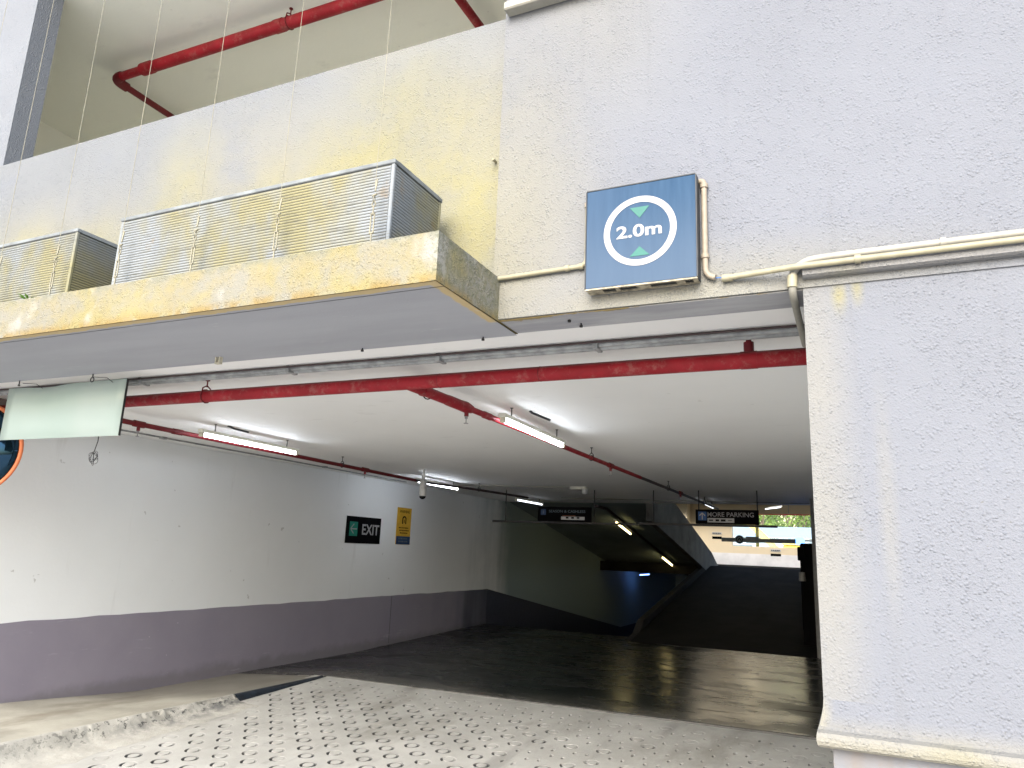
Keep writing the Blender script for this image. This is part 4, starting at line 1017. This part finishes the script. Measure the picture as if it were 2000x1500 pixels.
# dark pipe down the sloping ceiling
P10 = tthing('conduit', 'dark pipe running down along the sloping basement ceiling', 'pipe', (-4.5, 17, .3))
at(P10, MB().tube([(-4.45,13.4,.85),(-4.42,13.95,.84),(-4.42,22,zc(22)-.1)], .03, 8).build('pipe', M['old_pipe']))
# ================================================================== BOOM BARRIER and ticket machine
B = tthing('boom_barrier', 'grey boom barrier arm with a round plate across the up ramp', 'barrier', (-.95, 14.2, zu(14.2)))
at(B, MB().bbox(-.93, -.74, 14.05, 14.35, zu(14.2)-.1, .26, .02).build('cabinet', M['machine']))
at(B, MB().bbox(-2.25, -.93, 14.0, 14.04, .285, .355, .006).build('arm', M['boom_grey']))
at(B, MB().lathe([(0,-.008),(.075,-.008),(.078,0),(.078,.008),(0,.008)], (-1.93,13.985,.33), 'y', 24).build('round_plate', M['boom_grey']))
m = MB(); n = 24; V = []
for k in range(n):
    for r_ in (.058,.048): V.append((-1.93+r_*math.cos(2*PI*k/n), 13.976, .33+r_*math.sin(2*PI*k/n)))
m.add(V, [(2*k,2*((k+1)%n),2*((k+1)%n)+1,2*k+1) for k in range(n)]); m2 = m
bary(m2, (-1.96,.305), (-1.93,.35), .014, 13.9755); bary(m2, (-1.90,.305), (-1.93,.35), .014, 13.975)
at(B, m2.build('plate_mark', M['machine']))
at(B, MB().bbox(-1.82, -1.60, 13.985, 13.998, .275, .385, .004).build('plate', M['boom_grey']))
at(B, MB().bbox(-.98, -.84, 13.99, 14.04, .27, .39, .008).build('indicator', M['glow_blue']))
B2 = tthing('ticket_machine', 'black ticket machine post with a grey cylinder before the grey column', 'machine', (-.75, 13.2, zu(13.2)))
at(B2, MB().bbox(-.86, -.66, 13.1, 13.35, zu(13.2)-.1, .28, .02).build('cabinet', M['machine']))
at(B2, MB().bbox(-.90, -.80, 13.06, 13.12, .0, .22, .01).build('reader', M['machine']))
at(B2, MB().lathe([(0,.0),(.05,0),(.055,.02),(.045,.14),(0,.145)], (-.84,13.04,-.32), 'z', 16).build('cylinder', M['galv']))
# notices on the back wall
def notice(x, z, label):
    t = tthing('wall_notice', label, 'notice', (x, 25.98, z), 'small two-row plates on the back wall')
    at(t, MB().bbox(x-.16, x+.16, 25.975, 25.998, z+.04, z+.11, .003).build('plate', M['grey_ink']))
    at(t, MB().bbox(x-.16, x+.16, 25.975, 25.998, z-.11, z-.03, .003).build('plate', M['machine']))
    m = MB()
    for k in range(5): m.box(x-.14+k*.056, x-.10+k*.056, 25.972, 25.9745, z+.06, z+.09)
    at(t, m.build('print', M['machine']))
notice(-4.32, .72, 'pair of small plates on the cream wall left of the opening'); notice(-2.45, .22, 'pair of small plates on the cream wall under the opening')
# pipe seen in the back room
P11 = tthing('sprinkler_pipe', 'far thin red pipe across the top of the back opening', 'pipe', (-2, 25, 1.4), 'red sprinkler pipes of the upper storey')
at(P11, MB().tube([(-3.7,25.3,1.42),(0,25.3,1.42)], .018, 8).build('pipe', M['red'])); at(P11, MB().tube([(-1.95,25.3,1.42),(-1.95,25.3,1.78)], .012, 6).build('hanger', M['galv']))
lamp(-2.35, 24.6, 1.58, 1.2, 'slanting lamp under the bright back soffit', 'tube_cool', .5, 1.78, 0, False)
# ================================================================== OUTSIDE BEHIND
OB = tthing('blue_building', 'long pale blue corrugated shed behind the back opening', 'building', (-8, 46, -2.2))
m = MB(); x = -14.
while x < 6: m.box(x, x+.22, 44, 44.06, -2.2, 1.15); m.box(x+.22, x+.30, 44.03, 44.06, -2.2, 1.15); x += .30
at(OB, m.build('wall', plain('pale blue sheet', (.36,.47,.54), .5, var=.05)))
at(OB, MB().prism([(43.7,1.16),(48,1.9),(48,1.95),(43.7,1.21)], 'x', -14.2, 6.2).build('roof', plain('blue roof edge', (.30,.42,.50), .5)))
ST = tthing('yellow_staircase', 'yellow outdoor staircase in front of the blue shed', 'staircase', (-5, 36, -2.2))
YP = plain('yellow paint', (.72,.60,.20), .6)
for y_ in (36, 37.2): at(ST, MB().prism([(-5.1,2.0),(-3.6,.5),(-3.3,.5),(-4.8,2.0)], 'y', y_, y_+.15).build('stringer', YP))
m = MB()
for k in range(10): at(ST, MB().box(-4.95+k*.15, -4.75+k*.15, 36.15, 37.2, 1.9-k*.15, 1.93-k*.15).build('tread', M['galv']))
at(ST, MB().box(-6.4,-4.95,36,37.3,1.95,2.05).box(-6.3,-6.2,36,36.1,-2.2,1.95).box(-3.5,-3.3,36,36.1,-2.2,.5).build('landing', plain('yellow deck', (.70,.62,.30), .6)))
BN = tthing('yellow_container', 'small yellow skip below the back opening', 'container', (-2.6, 34, -2.2))
at(BN, MB().bbox(-2.9,-1.9,34,35,-2.2,.62,.04).build('body', plain('bright yellow paint', (.75,.62,.08), .5)))
at(BN, MB().bbox(-2.95,-1.85,33.95,35.05,.63,.70,.02).build('lid', plain('pale yellow paint', (.75,.70,.30), .5)))
leaf = NT('tree foliage'); f = leaf.ramp(leaf.noise(1.5, 4), .3, .7)
LM = leaf.out(leaf.mix(f, (.08,.15,.03), (.20,.30,.07)), .6)
bark = plain('tree bark', (.20,.16,.12), .9)
def tree(x, y, h, r, label, seed):
    rnd = random.Random(seed); t = tthing('tree', label, 'tree', (x, y, -2.2), 'trees beyond the shed')
    m = MB(); m.tube([(x,y,-2.2),(x+.1,y,-2.2+h*.3),(x+.15,y,-2.2+h*.62)], [.2,.15,.09], 8)
    for k in range(6):
        a_ = rnd.uniform(0, 2*PI); m.tube([(x+.12,y,-2.2+h*rnd.uniform(.3,.5)),(x+math.cos(a_)*r*.7,y+math.sin(a_)*r*.7,-2.2+h*rnd.uniform(.6,.85))], [.07,.02], 6)
    at(t, m.build('trunk', bark)); m = MB(); V = []; F = []
    cl = [(rnd.gauss(0, r*.45), rnd.gauss(0, r*.45), -2.2+h*.66+rnd.gauss(0, h*.16), rnd.uniform(.35,.8)) for _ in range(26)]
    for k in range(2600):
        c_ = rnd.choice(cl); s_ = rnd.uniform(.06,.16)
        p = Vector((x+c_[0]+rnd.gauss(0, c_[3]*.5), y+c_[1]+rnd.gauss(0, c_[3]*.5), c_[2]+rnd.gauss(0, c_[3]*.45)))
        u = Vector((rnd.gauss(0,1), rnd.gauss(0,1), rnd.gauss(0,1))).normalized(); w = u.orthogonal().normalized()
        n0 = len(V); V += [p-u*s_, p+w*s_*.5, p+u*s_, p-w*s_*.5]; F.append((n0, n0+1, n0+2, n0+3))
    m.add(V, F); at(t, m.build('crown', LM))
for k, (x, y, h, r, lb) in enumerate(((-6.3,52,7.5,1.9,'leafy tree behind the shed, leftmost of the row'),(-3.6,55,8,2.1,'tall leafy tree behind the shed, middle of the row'),(-.9,53,7.2,1.9,'leafy tree behind the shed, rightmost of the row'),(-4.9,62,9.5,2.6,'farther tall tree between the left and middle ones'),(-2.1,63,9.5,2.6,'farther tall tree between the middle and right ones'))):
    tree(x, y, h, r, lb, 20+k)

T9 = tthing('wall_peg', 'tiny cream peg sticking out where the parapet meets the upper wall', 'peg', (-1.30, 2.55, 1.62))
at(T9, MB().tube([(-1.325,2.56,1.625),(-1.325,2.53,1.625)], .006, 8).tube([(-1.325,2.53,1.625),(-1.32,2.525,1.612)], .005, 6).build('stem', M['pvc']))

CB = tthing('added_cream_block', 'tall cream block added behind the trees to warm the floor reflection', 'building', (-8, 82, -2.2))  # added building that replaces blue sky in the floor reflection
at(CB, MB().box(-34, 14, 82, 92, -2.2, 26).build('wall', plain('added cream block render', (.62,.56,.42), .8, var=.06, vs=.6)))
WG = plain('dark window glass', (.04,.05,.06), .2)
for fl in range(8):
    for k in range(14):
        xx = -32+k*3.3; zz = .2+fl*3.1
        if -14 < xx < 6: at(CB, MB().box(xx, xx+1.5, 81.94, 81.999, zz, zz+1.4).build('added_block_window', WG))
